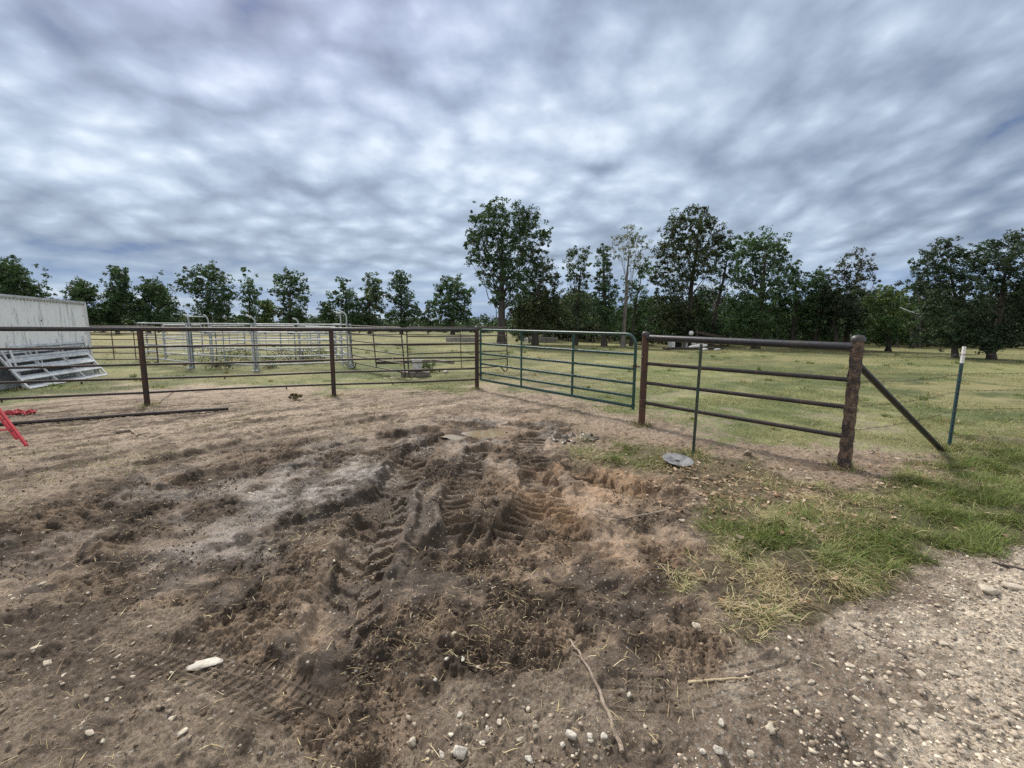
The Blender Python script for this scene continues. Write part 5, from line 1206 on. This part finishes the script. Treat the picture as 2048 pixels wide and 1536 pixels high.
tr('thin-crowned tree with brownish top over the end of the pipe fence', 1690, 699, [(1712, 512, 11), (1695, 520, 12), (1728, 520, 12), (1742, 535, 9), (1680, 535, 12), (1710, 540, 15), (1735, 550, 11), (1672, 555, 11), (1695, 558, 14), (1720, 562, 12), (1750, 560, 6)], (.060, .068, .048), trunk=.22, sparse=.4, extra_limbs=1)
tr('dark lower tree beneath the thin-crowned brownish tree', 1670, 700, [(1660, 580, 15), (1690, 582, 17), (1710, 590, 14), (1650, 605, 18), (1680, 610, 22), (1705, 620, 18), (1660, 635, 20), (1690, 645, 20), (1715, 650, 16)], (.034, .052, .029), trunk=.16)
tr('yellow-green mid-height tree in the gap left of the dark right oaks', 1775, 702, [(1770, 588, 13), (1790, 590, 12), (1755, 598, 12), (1805, 600, 12), (1780, 612, 20), (1745, 618, 14), (1810, 625, 14), (1770, 640, 20), (1800, 650, 18), (1745, 650, 16)], YG, trunk=.14)
tr('small bright green sapling low in front of the right wood', 1780, 704, [(1772, 645, 10), (1790, 650, 11), (1760, 660, 10), (1782, 668, 13), (1800, 672, 9), (1765, 680, 9)], (.05, .095, .035), trunk=.05)
tr('wide dark oak with a ragged limb reaching left, near the white-tipped stake', 1907, 716, [(1885, 490, 12), (1870, 500, 11), (1900, 505, 14), (1850, 520, 11), (1828, 528, 8), (1925, 510, 14), (1880, 525, 16), (1840, 540, 12), (1910, 535, 18), (1860, 550, 16), (1945, 520, 14), (1830, 575, 10), (1890, 560, 20), (1850, 580, 18), (1925, 565, 20), (1880, 595, 22), (1905, 610, 22), (1860, 620, 16), (1890, 640, 22), (1925, 640, 20), (1870, 660, 14), (1910, 670, 16)],
   (.042, .070, .041), trunk=.13, skirt=7)
tr('very large dark oak at the right edge of the view', 1982, 719, [(1990, 490, 14), (2018, 482, 14), (2045, 485, 18), (1970, 505, 14), (2000, 515, 20), (2035, 520, 22), (2075, 500, 22), (1960, 535, 18), (1990, 550, 22), (2030, 560, 24), (2070, 560, 26), (1955, 575, 18), (1985, 590, 22), (2020, 600, 24), (2060, 610, 26), (1950, 615, 18), (1980, 630, 22), (2015, 640, 22), (2050, 650, 24), (1960, 655, 16), (1995, 665, 18), (2100, 600, 26), (2110, 530, 22)],
   (.040, .066, .040), trunk=.16, skirt=7)
tr('dark oak beyond the right edge, only its left side in view', 2130, 722, egg(2080, 2230, 470, 660, 8, 30, 31), DG, trunk=.2)
# dead grey limb hanging in the yellow-green tree
def dead_limb():
    p = deep(1800, 615, 27.5); f = MB(); q = deep(1850, 632, 26.5)
    f.tube([p, p.lerp(q, .4)+Vector((0, 0, -.03)), q], [.022, .018, .008], 7)
    for s, dx_, dz_ in ((.2, .5, -.35), (.5, .7, .15), (.7, .5, -.3)): e = p.lerp(q, s); f.tube([e, e+Vector((dx_, 0, dz_))], [.016, .006], 5)
    tag(f.build('dead_limb', M['alu'], None, origin=p), 'bleached dead limb hanging out over the yellow-green tree', 'branch')
dead_limb()
# distant woods
def woods():
    g = np.random.RandomState(77); parts_v, parts_q, parts_c = [], [], []; o = 0
    f = MB()
    def band(x0, x1, step, Y0, Y1, toppx, var, col, low=0.2, cnt=46, leaf=1.8, stems=0.):
        nonlocal o
        cs, rs = [], []
        x = x0
        while x < x1:
            Y = g.uniform(Y0, Y1); k = Y/F; top = toppx(x)+g.uniform(-var, var)
            hgt = deep(x, top, Y).z
            if g.rand() < stems:
                b0 = deep(x, 690, Y); f.tube([(b0.x, Y, -.1), (b0.x+g.uniform(-.1, .1), Y, hgt*.8)], [.12, .05], 6)
            nn = max(5, int(hgt/(4.2*k)))
            for q in range(nn):
                z = low+(hgt-low)*(q+g.rand())/nn; p = deep(x+g.uniform(-10, 10), 640, Y); cs.append((p.x, Y+g.uniform(-2, 2), z)); rs.append(g.uniform(6, 12)*k)
            x += step*g.uniform(.6, 1.4)
        V, Q, cc = leaf_cloud(np.array(cs), np.array(rs), cnt, leaf*2*(Y0+Y1)/2/F, col, g=g)
        parts_v.append(V); parts_q.append(Q+o); parts_c.append(cc); o += len(V)
    band(-700, 1060, 7, 95, 135, lambda x: 639-4*math.sin(x*.02)-5*math.sin(x*.053+1)-(20 if x < 340 else 0), 5, (.046, .075, .044), stems=.15)
    band(300, 1060, 14, 78, 90, lambda x: 645-5*math.sin(x*.07), 5, (.042, .072, .038), stems=.2)
    band(1030, 1960, 5, 44, 60, lambda x: 604+10*math.sin(x*.021)+8*math.sin(x*.057), 14, (.034, .060, .034), stems=.3)
    band(1240, 1960, 6, 35, 43, lambda x: 634+12*math.sin(x*.05), 14, (.040, .070, .037), low=.3, stems=.5)
    band(1040, 1240, 14, 40, 46, lambda x: 630+10*math.sin(x*.05), 14, (.036, .050, .026), low=1.4, stems=.8)
    band(1820, 2900, 9, 34, 46, lambda x: 590+18*math.sin(x*.03), 16, (.024, .036, .020), stems=.3)
    me = np_mesh('distant_woods', np.concatenate(parts_v), np.concatenate(parts_q), None, np.concatenate(parts_c))
    t = link('distant_woods', me, M['leaf']); tag(t, 'dark mass of far woodland closing off the pasture', 'woods', kind='stuff')
    ob = f.build('woodland_stems', M['palebark'], None); tag(ob, 'thin pale stems in the shade of the far woodland', 'tree stems', kind='stuff')
woods()
# weeds in the corral
def weeds(px, by, w, h, col, label, n=26, flowers=None, seed=0):
    g = np.random.RandomState(500+seed); b0 = gnd(px, by); k = b0.y/F; t = thing('weed_clump', label, 'weed', b0); r = w*k/2; H = h*k
    C_ = np.stack([b0.x+g.uniform(-1, 1, n)*r, b0.y+g.uniform(-1, 1, n)*r, .05+H*g.rand(n)*(.9)], 1)
    V, Q, cc = leaf_cloud(C_, np.full(n, r*.35), 22, .05, col, g=g); link('leaves', np_mesh('leaves', V-np.array(b0)[None], Q, None, cc), M['leaf'], t)
    f = MB()
    for c in C_[:18]: f.tube([(b0.x+(c[0]-b0.x)*.3, b0.y+(c[1]-b0.y)*.3, 0), tuple(c)], [.008, .004], 5)
    f.build('stems', M['strawstick'], t)
    if flowers:
        C2 = C_[C_[:, 2] > H*.45]; C2 = C2+np.array([[0, 0, .08]])
        V, Q, cc = leaf_cloud(C2, np.full(len(C2), r*.3), 8, .045, flowers, g=g); link('flowers', np_mesh('flowers', V-np.array(b0)[None], Q, None, cc), M['leaf'], t)
weeds(537, 736, 36, 30, (.10, .13, .06), 'white-flowered weed clump at the foot of the second corral post', 24, (.40, .40, .34), 1)
weeds(585, 728, 62, 26, (.07, .065, .06), 'dark grey weed clump inside the corral', 40, None, 2)
weeds(625, 726, 50, 24, (.10, .12, .05), 'pale-flowered weed clump right of the dark one in the corral', 24, (.34, .33, .24), 3)
weeds(465, 728, 90, 26, (.11, .13, .06), 'tall grassy weed patch inside the left corral', 50, (.22, .22, .14), 4)
weeds(448, 738, 40, 10, (.05, .06, .03), 'low dark weed under the middle corral panel', 14, None, 5)
weeds(855, 744, 30, 22, (.06, .09, .035), 'green weed growing beside the white bucket', 22, None, 6)
weeds(592, 800, 20, 6, (.15, .12, .075), 'small ragged weed on the dirt left of the second fence post', 8, None, 7)
